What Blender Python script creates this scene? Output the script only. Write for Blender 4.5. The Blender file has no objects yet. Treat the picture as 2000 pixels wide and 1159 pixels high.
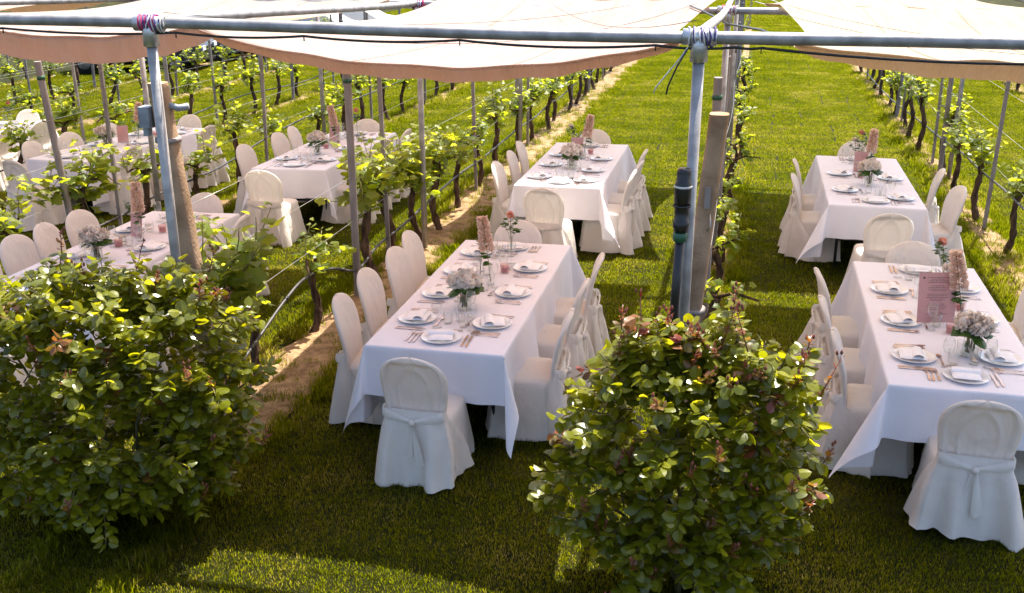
import bpy, math, random
import numpy as np
from mathutils import Vector, Matrix, noise

# ------------------------------------------------------------------ camera, sky, sun, exposure
S = bpy.context.scene
COL = S.collection
R = math.radians
cam_d = bpy.data.cameras.new('camera'); cam = bpy.data.objects.new('camera', cam_d); COL.objects.link(cam)
cam_d.sensor_width = 36; cam_d.lens = 2089 / 2000 * 36; cam_d.clip_end = 2000; cam_d.clip_start = .05
cam.location = (0, 0, 3.5); cam.rotation_euler = (R(90 - 20.06), 0, R(12.4))
S.camera = cam
SUN_EL, SUN_AZ = R(64), R(19)
W = bpy.data.worlds.new('World'); S.world = W; W.use_nodes = True
wn = W.node_tree.nodes; sky = wn.new('ShaderNodeTexSky'); sky.sky_type = 'NISHITA'; sky.sun_disc = False
sky.sun_elevation = SUN_EL; sky.sun_rotation = SUN_AZ; sky.air_density = .8; sky.dust_density = 3.0; sky.ozone_density = .3
wn['Background'].inputs['Strength'].default_value = .145
W.node_tree.links.new(sky.outputs[0], wn['Background'].inputs['Color'])
sd = bpy.data.lights.new('sun', 'SUN'); sun = bpy.data.objects.new('sun', sd); COL.objects.link(sun)
sd.energy = 5.0; sd.angle = R(.53); sd.color = (1, .93, .82)
sdir = Vector((math.sin(SUN_AZ) * math.cos(SUN_EL), math.cos(SUN_AZ) * math.cos(SUN_EL), math.sin(SUN_EL)))
sun.rotation_euler = (-sdir).to_track_quat('-Z', 'Y').to_euler(); sun.location = (0, 0, 30)
S.view_settings.view_transform = 'Standard'; S.view_settings.look = 'None'
S.view_settings.exposure = 1.48; S.view_settings.gamma = 1
S.cycles.use_denoising = True
S.cycles.max_bounces = 8; S.cycles.transparent_max_bounces = 24; S.cycles.diffuse_bounces = 4
S.cycles.sample_clamp_indirect = 6
S.cycles.caustics_reflective = False; S.cycles.caustics_refractive = False

rng = np.random.default_rng(7); random.seed(7)
def U(a, b): return random.uniform(a, b)
def gz(x, y):
    a = y - 6; a = .5 * (a + math.sqrt(a * a + 4)); b = -(x + 2.5); b = .5 * (b + math.sqrt(b * b + 2))
    return -.028 * (a - .24) - .033 * (b - .18)

# ------------------------------------------------------------------ materials
MATS = {}
def nt(name):
    m = bpy.data.materials.new(name); m.use_nodes = True; MATS[name] = m
    n = m.node_tree.nodes; return m, n, m.node_tree.links, n['Principled BSDF']
def ramp(n, cols):
    r = n.new('ShaderNodeValToRGB'); e = r.color_ramp.elements
    while len(e) < len(cols): e.new(.5)
    for i, (p, c) in enumerate(cols): e[i].position = p; e[i].color = (*c, 1)
    return r
def pmat(name, col, col2=None, rough=.6, metal=0, spec=.5, nscale=6, bump=0, bscale=40, bdist=.01, transl=0, tcol=None, stretch=None, alpha=None, detail=4):
    """Principled with noise colour between col and col2, a noise bump and an optional translucent share"""
    m, n, l, b = nt(name)
    tc = n.new('ShaderNodeTexCoord'); src = tc.outputs['Object']
    if stretch:
        mp = n.new('ShaderNodeMapping'); mp.inputs['Scale'].default_value = stretch; l.new(src, mp.inputs[0]); src = mp.outputs[0]
    if col2 is None: col2 = tuple(c * .8 for c in col)
    nz = n.new('ShaderNodeTexNoise'); nz.inputs['Scale'].default_value = nscale; nz.inputs['Detail'].default_value = detail; l.new(src, nz.inputs[0])
    rp = ramp(n, [(.35, col2), (.65, col)]); l.new(nz.outputs[0], rp.inputs[0]); l.new(rp.outputs[0], b.inputs['Base Color'])
    b.inputs['Roughness'].default_value = rough; b.inputs['Metallic'].default_value = metal; b.inputs['Specular IOR Level'].default_value = spec
    nrm = None
    if bump:
        nb = n.new('ShaderNodeTexNoise'); nb.inputs['Scale'].default_value = bscale; nb.inputs['Detail'].default_value = 4; l.new(src, nb.inputs[0])
        bp = n.new('ShaderNodeBump'); bp.inputs['Strength'].default_value = bump; bp.inputs['Distance'].default_value = bdist
        l.new(nb.outputs[0], bp.inputs['Height']); l.new(bp.outputs[0], b.inputs['Normal']); nrm = bp
    if transl:
        t = n.new('ShaderNodeBsdfTranslucent'); mx = n.new('ShaderNodeMixShader'); mx.inputs[0].default_value = transl
        if tcol: t.inputs['Color'].default_value = (*tcol, 1)
        else: l.new(rp.outputs[0], t.inputs['Color'])
        if nrm: l.new(nrm.outputs[0], t.inputs['Normal'])
        l.new(b.outputs[0], mx.inputs[1]); l.new(t.outputs[0], mx.inputs[2]); l.new(mx.outputs[0], n['Material Output'].inputs['Surface'])
    return m
def leafmat(name, cols, tcols, rough=.35, spec=.5, transl=.4, world_noise=None):
    """leaf colours picked by the per-leaf attribute 'rnd'; the other side glows with the translucent colours"""
    m, n, l, b = nt(name)
    a = n.new('ShaderNodeAttribute'); a.attribute_name = 'rnd'
    fac = a.outputs['Fac']
    if world_noise:
        g = n.new('ShaderNodeNewGeometry'); nz = n.new('ShaderNodeTexNoise'); nz.inputs['Scale'].default_value = world_noise[0]; nz.inputs['Detail'].default_value = 5; nz.inputs['Roughness'].default_value = .65
        l.new(g.outputs['Position'], nz.inputs[0])
        mr = n.new('ShaderNodeMapRange'); mr.inputs[1].default_value = .35; mr.inputs[2].default_value = .68; mr.inputs[3].default_value = -world_noise[1]; mr.inputs[4].default_value = world_noise[1]
        l.new(nz.outputs[0], mr.inputs[0]); ad = n.new('ShaderNodeMath'); ad.operation = 'ADD'; ad.use_clamp = True
        l.new(fac, ad.inputs[0]); l.new(mr.outputs[0], ad.inputs[1]); fac = ad.outputs[0]
    k = len(cols) - 1
    r1 = ramp(n, [(i / k, c) for i, c in enumerate(cols)]); r2 = ramp(n, [(i / k, c) for i, c in enumerate(tcols)])
    l.new(fac, r1.inputs[0]); l.new(fac, r2.inputs[0]); l.new(r1.outputs[0], b.inputs['Base Color'])
    b.inputs['Roughness'].default_value = rough; b.inputs['Specular IOR Level'].default_value = spec
    t = n.new('ShaderNodeBsdfTranslucent'); mx = n.new('ShaderNodeMixShader'); mx.inputs[0].default_value = transl
    l.new(r2.outputs[0], t.inputs['Color']); l.new(b.outputs[0], mx.inputs[1]); l.new(t.outputs[0], mx.inputs[2]); l.new(mx.outputs[0], n['Material Output'].inputs['Surface'])
    return m
def glassmat(name, tint=(1, 1, 1), rough=.02, boost=1.0):
    m, n, l, b = nt(name); n.remove(b)
    tr = n.new('ShaderNodeBsdfTransparent'); tr.inputs[0].default_value = (*tint, 1)
    gl = n.new('ShaderNodeBsdfGlossy'); gl.inputs['Roughness'].default_value = rough
    lw = n.new('ShaderNodeLayerWeight'); lw.inputs[0].default_value = .5; f = n.new('ShaderNodeMath'); f.operation = 'POWER'; f.inputs[1].default_value = 3.5; l.new(lw.outputs['Facing'], f.inputs[0])
    tc = n.new('ShaderNodeTexCoord'); nz = n.new('ShaderNodeTexNoise'); nz.inputs['Scale'].default_value = 30; l.new(tc.outputs['Object'], nz.inputs[0])
    bp = n.new('ShaderNodeBump'); bp.inputs['Strength'].default_value = .05; l.new(nz.outputs[0], bp.inputs['Height']); l.new(bp.outputs[0], gl.inputs['Normal'])
    mt = n.new('ShaderNodeMath'); mt.operation = 'MULTIPLY_ADD'; mt.inputs[1].default_value = boost * .7; mt.inputs[2].default_value = .045; mt.use_clamp = True
    l.new(f.outputs[0], mt.inputs[0]); mx = n.new('ShaderNodeMixShader'); l.new(mt.outputs[0], mx.inputs[0]); l.new(tr.outputs[0], mx.inputs[1]); l.new(gl.outputs[0], mx.inputs[2])
    l.new(mx.outputs[0], n['Material Output'].inputs['Surface']); return m

# lawn underneath the blades: thatch, green and dry patches
m, n, l, b = nt('lawn')
g = n.new('ShaderNodeNewGeometry')
def nz_(sc, det=5, rgh=.6):
    z = n.new('ShaderNodeTexNoise'); z.inputs['Scale'].default_value = sc; z.inputs['Detail'].default_value = det; z.inputs['Roughness'].default_value = rgh; l.new(g.outputs['Position'], z.inputs[0]); return z
za, zb, zc = nz_(.9), nz_(38, 6, .75), nz_(5)
r1 = ramp(n, [(.3, (.008, .009, .002)), (.5, (.020, .023, .003)), (.72, (.046, .043, .008))]); l.new(zb.outputs[0], r1.inputs[0])
r2 = ramp(n, [(.3, (.06, .055, .018)), (.7, (.15, .12, .045))]); l.new(zb.outputs[0], r2.inputs[0])
r3 = ramp(n, [(.56, (0, 0, 0)), (.72, (.8, .8, .8))]); l.new(za.outputs[0], r3.inputs[0])
r4 = ramp(n, [(.35, (.6, .6, .6)), (.65, (1.15, 1.15, 1.0))]); l.new(zc.outputs[0], r4.inputs[0])
mx = n.new('ShaderNodeMix'); mx.data_type = 'RGBA'; l.new(r3.outputs[0], mx.inputs[0]); l.new(r1.outputs[0], mx.inputs[6]); l.new(r2.outputs[0], mx.inputs[7])
mm = n.new('ShaderNodeMix'); mm.data_type = 'RGBA'; mm.blend_type = 'MULTIPLY'; mm.inputs[0].default_value = 1; l.new(mx.outputs[2], mm.inputs[6]); l.new(r4.outputs[0], mm.inputs[7])
l.new(mm.outputs[2], b.inputs['Base Color']); b.inputs['Roughness'].default_value = .9; b.inputs['Specular IOR Level'].default_value = .1
bp = n.new('ShaderNodeBump'); bp.inputs['Strength'].default_value = .8; bp.inputs['Distance'].default_value = .03; l.new(zb.outputs[0], bp.inputs['Height']); l.new(bp.outputs[0], b.inputs['Normal'])

pmat('soil', (.34, .235, .13), (.17, .11, .06), rough=.95, spec=.1, nscale=9, bump=1, bscale=35, bdist=.03, detail=8)
leafmat('blade', [(.005, .009, .001), (.009, .014, .002), (.016, .020, .003), (.10, .082, .036)], [(.16, .205, .002), (.275, .318, .003), (.40, .40, .005), (.60, .49, .13)], rough=.6, spec=.06, transl=.55, world_noise=(1.1, .38))
leafmat('vine_leaf', [(.065, .105, .010), (.11, .15, .014), (.16, .19, .026)], [(.30, .40, .010), (.52, .56, .02), (.70, .68, .06)], rough=.42, spec=.4, transl=.52)
leafmat('rose_leaf', [(.062, .076, .004), (.108, .122, .005), (.160, .168, .009)], [(.34, .38, .005), (.62, .60, .008), (.85, .78, .03)], rough=.30, spec=.52, transl=.36)
leafmat('rose_copper', [(.10, .09, .02), (.17, .075, .02), (.16, .03, .02)], [(.30, .24, .03), (.42, .17, .03), (.34, .06, .03)], rough=.3, spec=.5, transl=.35)
pmat('rose_cane', (.13, .10, .04), (.06, .06, .02), rough=.6, nscale=20)
pmat('rose_red_stem', (.24, .05, .03), (.13, .045, .025), rough=.5, nscale=30)
pmat('bark', (.12, .078, .05), (.035, .022, .015), rough=.95, spec=.1, nscale=26, bump=1, bscale=40, bdist=.02, stretch=(1, 1, .25))
pmat('green_cane', (.20, .20, .05), (.13, .10, .03), rough=.6, nscale=20)
pmat('galvanised', (.42, .405, .395), (.25, .24, .235), rough=.5, metal=.4, nscale=9, bump=.1, bscale=60, detail=8)
pmat('galvanised_fitting', (.62, .63, .64), (.46, .47, .49), rough=.38, metal=.8, nscale=22, bump=.15, bscale=60)
pmat('stake_metal', (.30, .27, .26), (.19, .165, .155), rough=.65, metal=.35, nscale=10, bump=.2, bscale=50, stretch=(1, 1, .3))
pmat('concrete', (.42, .29, .19), (.23, .15, .09), rough=.95, spec=.15, nscale=5, bump=.6, bscale=60, bdist=.008, detail=9)
pmat('grey_box', (.30, .33, .38), (.20, .22, .26), rough=.55, metal=.3, nscale=12)
pmat('black_plastic', (.016, .016, .017), (.010, .010, .011), rough=.38, nscale=12)
pmat('green_plastic', (.02, .10, .05), rough=.4)
pmat('hose', (.045, .043, .045), (.02, .02, .02), rough=.45, nscale=8)
pmat('wire', (.45, .44, .42), (.3, .28, .25), rough=.4, metal=.8)
pmat('rope_pink', (.62, .05, .13), (.45, .02, .16), rough=.8, nscale=60)
pmat('rope_white', (.72, .70, .66), rough=.85, nscale=60)
pmat('rope_purple', (.10, .06, .22), rough=.8, nscale=60)
pmat('sail_rose', (.41, .335, .30), (.36, .275, .24), rough=.85, spec=.1, nscale=3, bump=.8, bscale=16, bdist=.02, transl=.31, tcol=(.92, .60, .42), stretch=(3, .35, 1))
pmat('sail_cream', (.43, .375, .29), (.38, .32, .235), rough=.85, spec=.1, nscale=3, bump=.8, bscale=16, bdist=.02, transl=.31, tcol=(.93, .68, .45), stretch=(3, .35, 1))
pmat('table_linen', (.83, .815, .865), (.81, .795, .845), rough=.8, spec=.2, nscale=4, bump=.35, bscale=6, bdist=.02, transl=.10)
pmat('chair_linen', (.83, .78, .725), (.81, .755, .70), rough=.85, spec=.15, nscale=5, bump=.55, bscale=8, bdist=.03, transl=.32, stretch=(1, 1, .8))
pmat('napkin_linen', (.83, .82, .83), (.80, .79, .80), rough=.85, spec=.15, nscale=20, bump=.15, bscale=60, bdist=.004)
pmat('porcelain', (.80, .80, .80), (.79, .79, .79), rough=.12, spec=.6)
pmat('rose_gold', (.66, .50, .43), (.58, .43, .37), rough=.24, metal=1, nscale=15)
pmat('steel_dark', (.05, .05, .05), (.03, .03, .03), rough=.5, metal=.3)
pmat('table_board', (.55, .53, .5), rough=.6)
glassmat('glass', (.985, .99, .985)); glassmat('glass_pink', (.97, .84, .84)); glassmat('water', (.93, .96, .94), boost=.6)
pmat('acrylic_pink', (.66, .40, .39), (.62, .37, .365), rough=.16, spec=.5, nscale=2, transl=.3, tcol=(.75, .48, .46))
pmat('print_dark', (.12, .05, .06), rough=.7)
leafmat('petal_white', [(.74, .68, .60), (.84, .80, .73), (.78, .66, .58)], [(.6, .5, .42), (.7, .62, .5), (.62, .42, .36)], rough=.6, spec=.2, transl=.3)
leafmat('petal_peach', [(.84, .60, .47), (.88, .68, .56), (.88, .74, .64)], [(.66, .42, .3), (.7, .5, .38), (.72, .56, .46)], rough=.6, spec=.2, transl=.3)
leafmat('petal_coral', [(.70, .30, .22), (.74, .38, .28), (.74, .42, .32)], [(.6, .15, .08), (.7, .2, .1), (.7, .3, .18)], rough=.55, spec=.2, transl=.3)
leafmat('petal_blush', [(.72, .50, .52), (.76, .56, .57), (.78, .6, .6)], [(.66, .4, .42), (.7, .46, .48), (.7, .5, .5)], rough=.55, spec=.2, transl=.3)
leafmat('posy_leaf', [(.02, .055, .012), (.035, .085, .014), (.06, .11, .02)], [(.06, .16, .012), (.1, .22, .014), (.16, .27, .02)], rough=.34, spec=.5, transl=.25)
pmat('car_black', (.02, .021, .024), rough=.2, spec=.6); pmat('car_grey', (.10, .105, .115), rough=.25, spec=.6)
pmat('car_glass', (.02, .025, .03), rough=.08, spec=.8); pmat('tyre', (.02, .02, .02), rough=.9)
pmat('tent_white', (.80, .79, .77), (.74, .73, .71), rough=.8, nscale=2, bump=.2, bscale=3, transl=.25)
pmat('gravel', (.24, .185, .12), (.14, .115, .06), rough=.95, nscale=30, bump=.6, bscale=60, detail=8)

# ------------------------------------------------------------------ builders
class MB:
    def __init__(s): s.v = []; s.f = []; s.a = []; s.cur = .5
    def add(s, vs, fs, a=None):
        o = len(s.v); s.v.extend(vs); s.f.extend([tuple(i + o for i in f) for f in fs]); s.a.extend([s.cur if a is None else a] * len(vs)); return s
    def box(s, c, d, M=None):
        x, y, z = (q / 2 for q in d); vs = [Vector((c[0] + i * x, c[1] + j * y, c[2] + k * z)) for i in (-1, 1) for j in (-1, 1) for k in (-1, 1)]
        if M: vs = [M @ v for v in vs]
        return s.add([tuple(v) for v in vs], [(0, 1, 3, 2), (4, 6, 7, 5), (0, 4, 5, 1), (2, 3, 7, 6), (0, 2, 6, 4), (1, 5, 7, 3)])
    def tube(s, pts, r, n=8, cap=True):
        pts = [Vector(p) for p in pts]; k = len(pts)
        if not hasattr(r, '__len__'): r = [r] * k
        vs = []; up = None
        for i, p in enumerate(pts):
            d = (pts[min(i + 1, k - 1)] - pts[max(i - 1, 0)]).normalized()
            if up is None: up = d.orthogonal().normalized()
            up = (up - d * up.dot(d)); up = up.normalized() if up.length > 1e-6 else d.orthogonal().normalized()
            w = d.cross(up)
            for j in range(n):
                t = 2 * math.pi * j / n; vs.append(tuple(p + (up * math.cos(t) + w * math.sin(t)) * r[i]))
        fs = [(i * n + j, i * n + (j + 1) % n, (i + 1) * n + (j + 1) % n, (i + 1) * n + j) for i in range(k - 1) for j in range(n)]
        if cap: fs += [tuple(range(n))[::-1], tuple(range((k - 1) * n, k * n))]
        return s.add(vs, fs)
    def lathe(s, prof, n=24, o=(0, 0, 0)):
        vs = [(o[0] + r * math.cos(2 * math.pi * j / n), o[1] + r * math.sin(2 * math.pi * j / n), o[2] + z) for r, z in prof for j in range(n)]
        k = len(prof)
        return s.add(vs, [(i * n + j, i * n + (j + 1) % n, (i + 1) * n + (j + 1) % n, (i + 1) * n + j) for i in range(k - 1) for j in range(n)])
    def grid(s, P, close=False):
        h, w = len(P), len(P[0]); vs = [tuple(p) for r in P for p in r]
        return s.add(vs, [(i * w + j, i * w + (j + 1) % w, (i + 1) * w + (j + 1) % w, (i + 1) * w + j) for i in range(h - 1) for j in range(w if close else w - 1)])
    def mesh(s, name, mat, smooth=True):
        m = bpy.data.meshes.new(name); m.from_pydata([tuple(v) for v in s.v], [], s.f)
        at = m.attributes.new('rnd', 'FLOAT', 'POINT'); at.data.foreach_set('value', np.array(s.a, dtype=np.float32))
        if smooth: m.polygons.foreach_set('use_smooth', np.ones(len(m.polygons), dtype=bool))
        m.materials.append(MATS[mat]); m.update(); return m
    def build(s, name, mat, parent=None, smooth=True, **kw): return obj(name, s.mesh(name, mat, smooth), parent, **kw)
def obj(name, data, parent=None, loc=None, rz=None, M=None):
    o = bpy.data.objects.new(name, data); COL.objects.link(o)
    if parent is not None: o.parent = parent
    if loc is not None: o.location = loc
    if rz is not None: o.rotation_euler = (0, 0, rz)
    if M is not None: o.matrix_world = M
    return o
def tag(o, label=None, cat=None, group=None, kind=None):
    if label: o['label'] = label
    if cat: o['category'] = cat
    if group: o['group'] = group
    if kind: o['kind'] = kind
    return o
def thing(name, label, cat, group=None, **kw): return tag(obj(name, None, **kw), label, cat, group)
def edge_split_mesh(o, ang=40):
    o.data.set_sharp_from_angle(angle=R(ang)); return o
def frame(p, d, roll=0):
    """matrix whose +Y runs along d and +Z is as far up as it can be, rolled by roll"""
    d = Vector(d).normalized(); z = Vector((0, 0, 1)); x = d.cross(z)
    x = x.normalized() if x.length > 1e-4 else Vector((1, 0, 0)); z = x.cross(d)
    M = Matrix((x, d, z)).transposed().to_4x4(); M.translation = p
    return M @ Matrix.Rotation(roll, 4, 'Y')
# leaf shapes (unit length along +Y, lying in XY, folded along the midrib)
def leaf_shape(kind, fold=.25, curl=.2):
    if kind == 'oval': half = [(0, 0), (.24, .12), (.38, .34), (.38, .58), (.24, .82), (0, 1)]
    elif kind == 'lance': half = [(0, 0), (.12, .2), (.17, .45), (.12, .75), (0, 1)]
    elif kind == 'round': half = [(0, 0), (.34, .10), (.48, .36), (.43, .64), (.24, .88), (0, 1)]
    else: half = [(0, .06), (.20, -.10), (.44, .06), (.36, .26), (.56, .48), (.33, .58), (.22, .82), (0, 1)]
    n = len(half); vs = []; fs = []
    mid = [(0, half[0][1] + (1 - half[0][1]) * i / 3) for i in range(4)]
    def z(x, y): return -fold * abs(x) * (1 - .3 * y) - curl * y * y + .08 * math.sin(7 * y + 5 * abs(x)) * abs(x)
    for sgn in (1, -1):
        pts = [mid[0]] + [(sgn * x, y) for x, y in half[1:-1]] + [mid[3]]
        b = len(vs); vs += [(x, y, z(x, y)) for x, y in pts]; c1 = len(vs); vs += [(0, mid[1][1], z(0, mid[1][1])), (0, mid[2][1], z(0, mid[2][1]))]
        k = len(pts)
        for i in range(k - 1):
            c = c1 if (pts[i][1] + pts[i + 1][1]) / 2 < .5 else c1 + 1
            fs.append((b + i, b + i + 1, c) if sgn > 0 else (b + i + 1, b + i, c))
        # bridge between the two midrib centres
        j = next(i for i in range(k) if pts[i][1] >= .5 or i == k - 1); j = max(1, j)
        for i in range(k - 1):
            if (pts[i][1] + pts[i + 1][1]) / 2 < .5 and (i + 2 >= k or (pts[i + 1][1] + pts[i + 2][1]) / 2 >= .5):
                fs.append((b + i + 1, c1 + 1, c1) if sgn > 0 else (c1 + 1, b + i + 1, c1))
    return vs, fs
LEAF = {k: [leaf_shape(k, f, c) for f, c in ((.25, .15), (.5, .3), (.1, .38), (.35, .02))] for k in ('oval', 'lance', 'round', 'vine')}
def put_leaf(mb, kind, M, size, a=None):
    vs, fs = random.choice(LEAF[kind]); M = M @ Matrix.Scale(size, 4)
    mb.add([tuple(M @ Vector(v)) for v in vs], fs, random.random() if a is None else a)

# ------------------------------------------------------------------ ground
ROWS = {'L6': -19.8, 'L5': -16.6, 'L4': -13.4, 'L3': -10.2, 'L2': -6.95, 'L1': -3.6, 'M': -.2, 'R1': 2.9, 'R2': 6.2}
xs = sorted(set([-500, -250, -120, -60, -35, -22] + [round(-16 + .5 * i, 2) for i in range(57)] + [14, 18, 26, 40, 80, 160, 300, 500]))
ys = sorted(set([-200, -80, -30, -10, -4, 0] + [round(1 + .5 * i, 2) for i in range(70)] + [37, 40, 44, 50, 60, 80, 120, 200, 350, 700]))
P = [[(x, y, gz(x, y) + (.012 * noise.noise((x * .9, y * .9, 3)) if abs(x) < 16 and 0 < y < 36 else 0)) for x in xs] for y in ys]
gm = MB().grid(P); tag(gm.build('ground', 'lawn'), kind='structure')
def gzn(x, y): return gz(x, y) + .012 * noise.noise((x * .9, y * .9, 3))
SOIL = {'L6': (0, .2), 'L5': (0, .2), 'L4': (0, .3), 'L3': (0, .2), 'L2': (.05, .2), 'L1': (.12, .35), 'M': (.03, .13), 'R1': (0, .24), 'R2': (0, .3)}
def soil_edge(k, y, s):
    c, h = SOIL[k]; return ROWS[k] + c + s * (h + .10 * noise.noise((y * 1.3, s * 9 + ROWS[k], 1)) + .05 * noise.noise((y * 5, s * 5, 2)))
for k in ROWS:
    P = []; y = 5.75 if k == 'L1' else 5.95
    while y < 44:
        a, b_ = soil_edge(k, y, -1), soil_edge(k, y, 1); row = []
        for i in range(11):
            t = i / 10; x = a + (b_ - a) * t; e = min(t, 1 - t) * 4
            row.append((x, y, gzn(x, y) + (-.03 if e == 0 else .012 + .022 * min(1, e) + .020 * noise.noise((x * 9, y * 9, 5)) + .02 * noise.noise((x * 3.1, y * 2.3, 8)))))
        P.append(row); y += .12 if y < 16 else .4
    tag(MB().grid(P).build('soil_strip', 'soil'), kind='structure')
P = [[(x, y, gz(x, y) + .02) for x in np.linspace(-60, 60, 61)] for y in (37.5, 39, 40.5, 42)]
P = [[(x, y + .4 * noise.noise((x * .3, y, 0)), z) for x, y, z in r] for r in P]
tag(MB().grid(P).build('gravel_track', 'gravel'), kind='structure')

# ------------------------------------------------------------------ grass (stuff): tiles of blades set out by geometry nodes
def tile_mesh(name, size, n, hmin, hmax, wid, seed, clump=False, mean=.42):
    r = np.random.default_rng(seed)
    if clump: rad = size * np.sqrt(r.random(n)); th = r.random(n) * 6.283; px, py = rad * np.cos(th), rad * np.sin(th)
    else: px, py = (r.random((2, n)) - .5) * size
    h = hmin + (hmax - hmin) * r.random(n) ** 1.4; ang = r.random(n) * 6.283; lean = .15 + .75 * r.random(n); la = r.random(n) * 6.283
    w = wid * (.6 + .8 * r.random(n)); dx, dy = np.cos(ang) * w / 2, np.sin(ang) * w / 2
    lx, ly = np.cos(la) * lean * h, np.sin(la) * lean * h
    V = np.zeros((n, 5, 3), np.float32); z0 = -.008
    V[:, 0] = np.stack([px - dx, py - dy, np.full(n, z0)], 1); V[:, 1] = np.stack([px + dx, py + dy, np.full(n, z0)], 1)
    V[:, 2] = np.stack([px - dx * .8 + lx * .35, py - dy * .8 + ly * .35, h * .6], 1); V[:, 3] = np.stack([px + dx * .8 + lx * .35, py + dy * .8 + ly * .35, h * .6], 1)
    V[:, 4] = np.stack([px + lx, py + ly, h], 1)
    base = np.arange(n)[:, None] * 5
    F = np.concatenate([(base + np.array([0, 1, 3])), (base + np.array([0, 3, 2])), (base + np.array([2, 3, 4]))], 0)
    m = bpy.data.meshes.new(name); m.vertices.add(n * 5); m.vertices.foreach_set('co', V.reshape(-1))
    m.loops.add(F.size); m.loops.foreach_set('vertex_index', F.reshape(-1).astype(np.int32)); m.polygons.add(len(F)); m.polygons.foreach_set('loop_start', np.arange(0, F.size, 3, dtype=np.int32))
    m.update(calc_edges=True)
    at = m.attributes.new('rnd', 'FLOAT', 'POINT'); col = np.clip(r.normal(mean, .24, n), 0, 1); at.data.foreach_set('value', np.repeat(col, 5).astype(np.float32))
    m.materials.append(MATS['blade']); return m
def scatter(name, label, meshes, pts, rots, scl, idx):
    c = bpy.data.collections.new(name + '_source')
    for i, me in enumerate(meshes): c.objects.link(bpy.data.objects.new('%s_tuft_%d' % (name, i), me))
    m = bpy.data.meshes.new(name); m.vertices.add(len(pts)); m.vertices.foreach_set('co', np.array(pts, np.float32).reshape(-1))
    for nm, ty, arr in (('rot', 'FLOAT', rots), ('scl', 'FLOAT', scl), ('idx', 'INT', idx)):
        at = m.attributes.new(nm, ty, 'POINT'); at.data.foreach_set('value', np.array(arr, np.int32 if ty == 'INT' else np.float32))
    o = tag(obj(name, m), label, 'grass', kind='stuff')
    ng = bpy.data.node_groups.new(name, 'GeometryNodeTree'); ng.interface.new_socket('Geometry', in_out='INPUT', socket_type='NodeSocketGeometry'); ng.interface.new_socket('Geometry', in_out='OUTPUT', socket_type='NodeSocketGeometry')
    N = ng.nodes; L = ng.links; gi = N.new('NodeGroupInput'); go = N.new('NodeGroupOutput')
    ci = N.new('GeometryNodeCollectionInfo'); ci.inputs['Collection'].default_value = c; ci.inputs['Separate Children'].default_value = True; ci.inputs['Reset Children'].default_value = True
    ip = N.new('GeometryNodeInstanceOnPoints'); ip.inputs['Pick Instance'].default_value = True
    def attr(nm, ty):
        a = N.new('GeometryNodeInputNamedAttribute'); a.data_type = ty; a.inputs['Name'].default_value = nm; return a.outputs['Attribute']
    cx = N.new('ShaderNodeCombineXYZ'); L.new(attr('rot', 'FLOAT'), cx.inputs['Z'])
    er = N.new('FunctionNodeEulerToRotation'); L.new(cx.outputs[0], er.inputs[0]); L.new(er.outputs[0], ip.inputs['Rotation'])
    L.new(attr('scl', 'FLOAT'), ip.inputs['Scale']); L.new(attr('idx', 'INT'), ip.inputs['Instance Index'])
    mp = N.new('GeometryNodeMeshToPoints'); L.new(gi.outputs[0], mp.inputs[0]); L.new(mp.outputs[0], ip.inputs['Points']); L.new(ci.outputs[0], ip.inputs['Instance']); L.new(ip.outputs[0], go.inputs[0])
    md = o.modifiers.new('scatter', 'NODES'); md.node_group = ng
    return o
near = [tile_mesh('blades', .26, 640, .012, .034, .0042, 10 + i, mean=.46) for i in range(5)]
far = [tile_mesh('blades', .52, 1700, .012, .030, .005, 30 + i, mean=.36) for i in range(5)]
tuft = [tile_mesh('tuft', .07, 70, .02, .085, .0045, 50 + i, True) for i in range(4)]
keys = list(ROWS); pn, pf, pt, pw = [], [], [], []
lanes = [(keys[i], keys[i + 1]) for i in range(len(keys) - 1)]
def in_view(x, y, pad=.6):
    v = Vector((x, y, gz(x, y) - 3.5)); fx = Vector((-math.sin(R(12.4)), math.cos(R(12.4)), 0)); rx = Vector((math.cos(R(12.4)), math.sin(R(12.4)), 0))
    d = v.dot(fx); return d > 2 and abs(v.dot(rx)) < d * .53 + 1.2
for a, b_ in lanes:
    y = 3.9
    while y < 66:
        st = .25 if y < 10.2 else .5 if y < 45 else 1.0
        if 37.3 < y < 41.6: y += st; continue
        x0 = soil_edge(a, y, 1); x1 = soil_edge(b_, y, -1); nx = max(1, int(round((x1 - x0) / st)))
        for i in range(nx):
            x = x0 + (i + .5) * (x1 - x0) / nx
            if in_view(x, y): (pn if st == .25 else pf if st == .5 else pw).append((x, y, gzn(x, y)))
        if 4 < y < 32:
            for e in (x0, x1):
                for _ in range(int(st * 26 if y < 16 else st * 14)):
                    yy = y + U(-.5, .5) * st; xx = e + random.gauss(0, .07)
                    if in_view(xx, yy): pt.append((xx, yy, gzn(xx, yy) + .01))
        y += st
for k, ye in (('L1', 5.75), ('M', 5.95)):
    y = 3.9
    while y < ye:
        for i in range(5 if k == 'L1' else 2):
            x0, x1 = soil_edge(k, y, -1), soil_edge(k, y, 1); x = x0 + (i + .5) / (5 if k == 'L1' else 2) * (x1 - x0)
            if in_view(x, y): pn.append((x, y, gzn(x, y)))
        y += .25
for k in ROWS:       # weeds growing in the soil under the vines
    for _ in range(480 if k not in ('L1', 'M') else 260):
        y = U(5.4, 30); x = U(soil_edge(k, y, -1), soil_edge(k, y, 1))
        if in_view(x, y): pt.append((x, y, gzn(x, y) + .02))
def rr(n, step=None): return [(random.randrange(4) * math.pi / 2 + (0 if step else 0)) for _ in range(n)]
scatter('grass', 'short mown lawn grass between the vine rows at the front', near, pn, rr(len(pn)), [U(.95, 1.1) for _ in pn], [random.randrange(5) for _ in pn])
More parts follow.
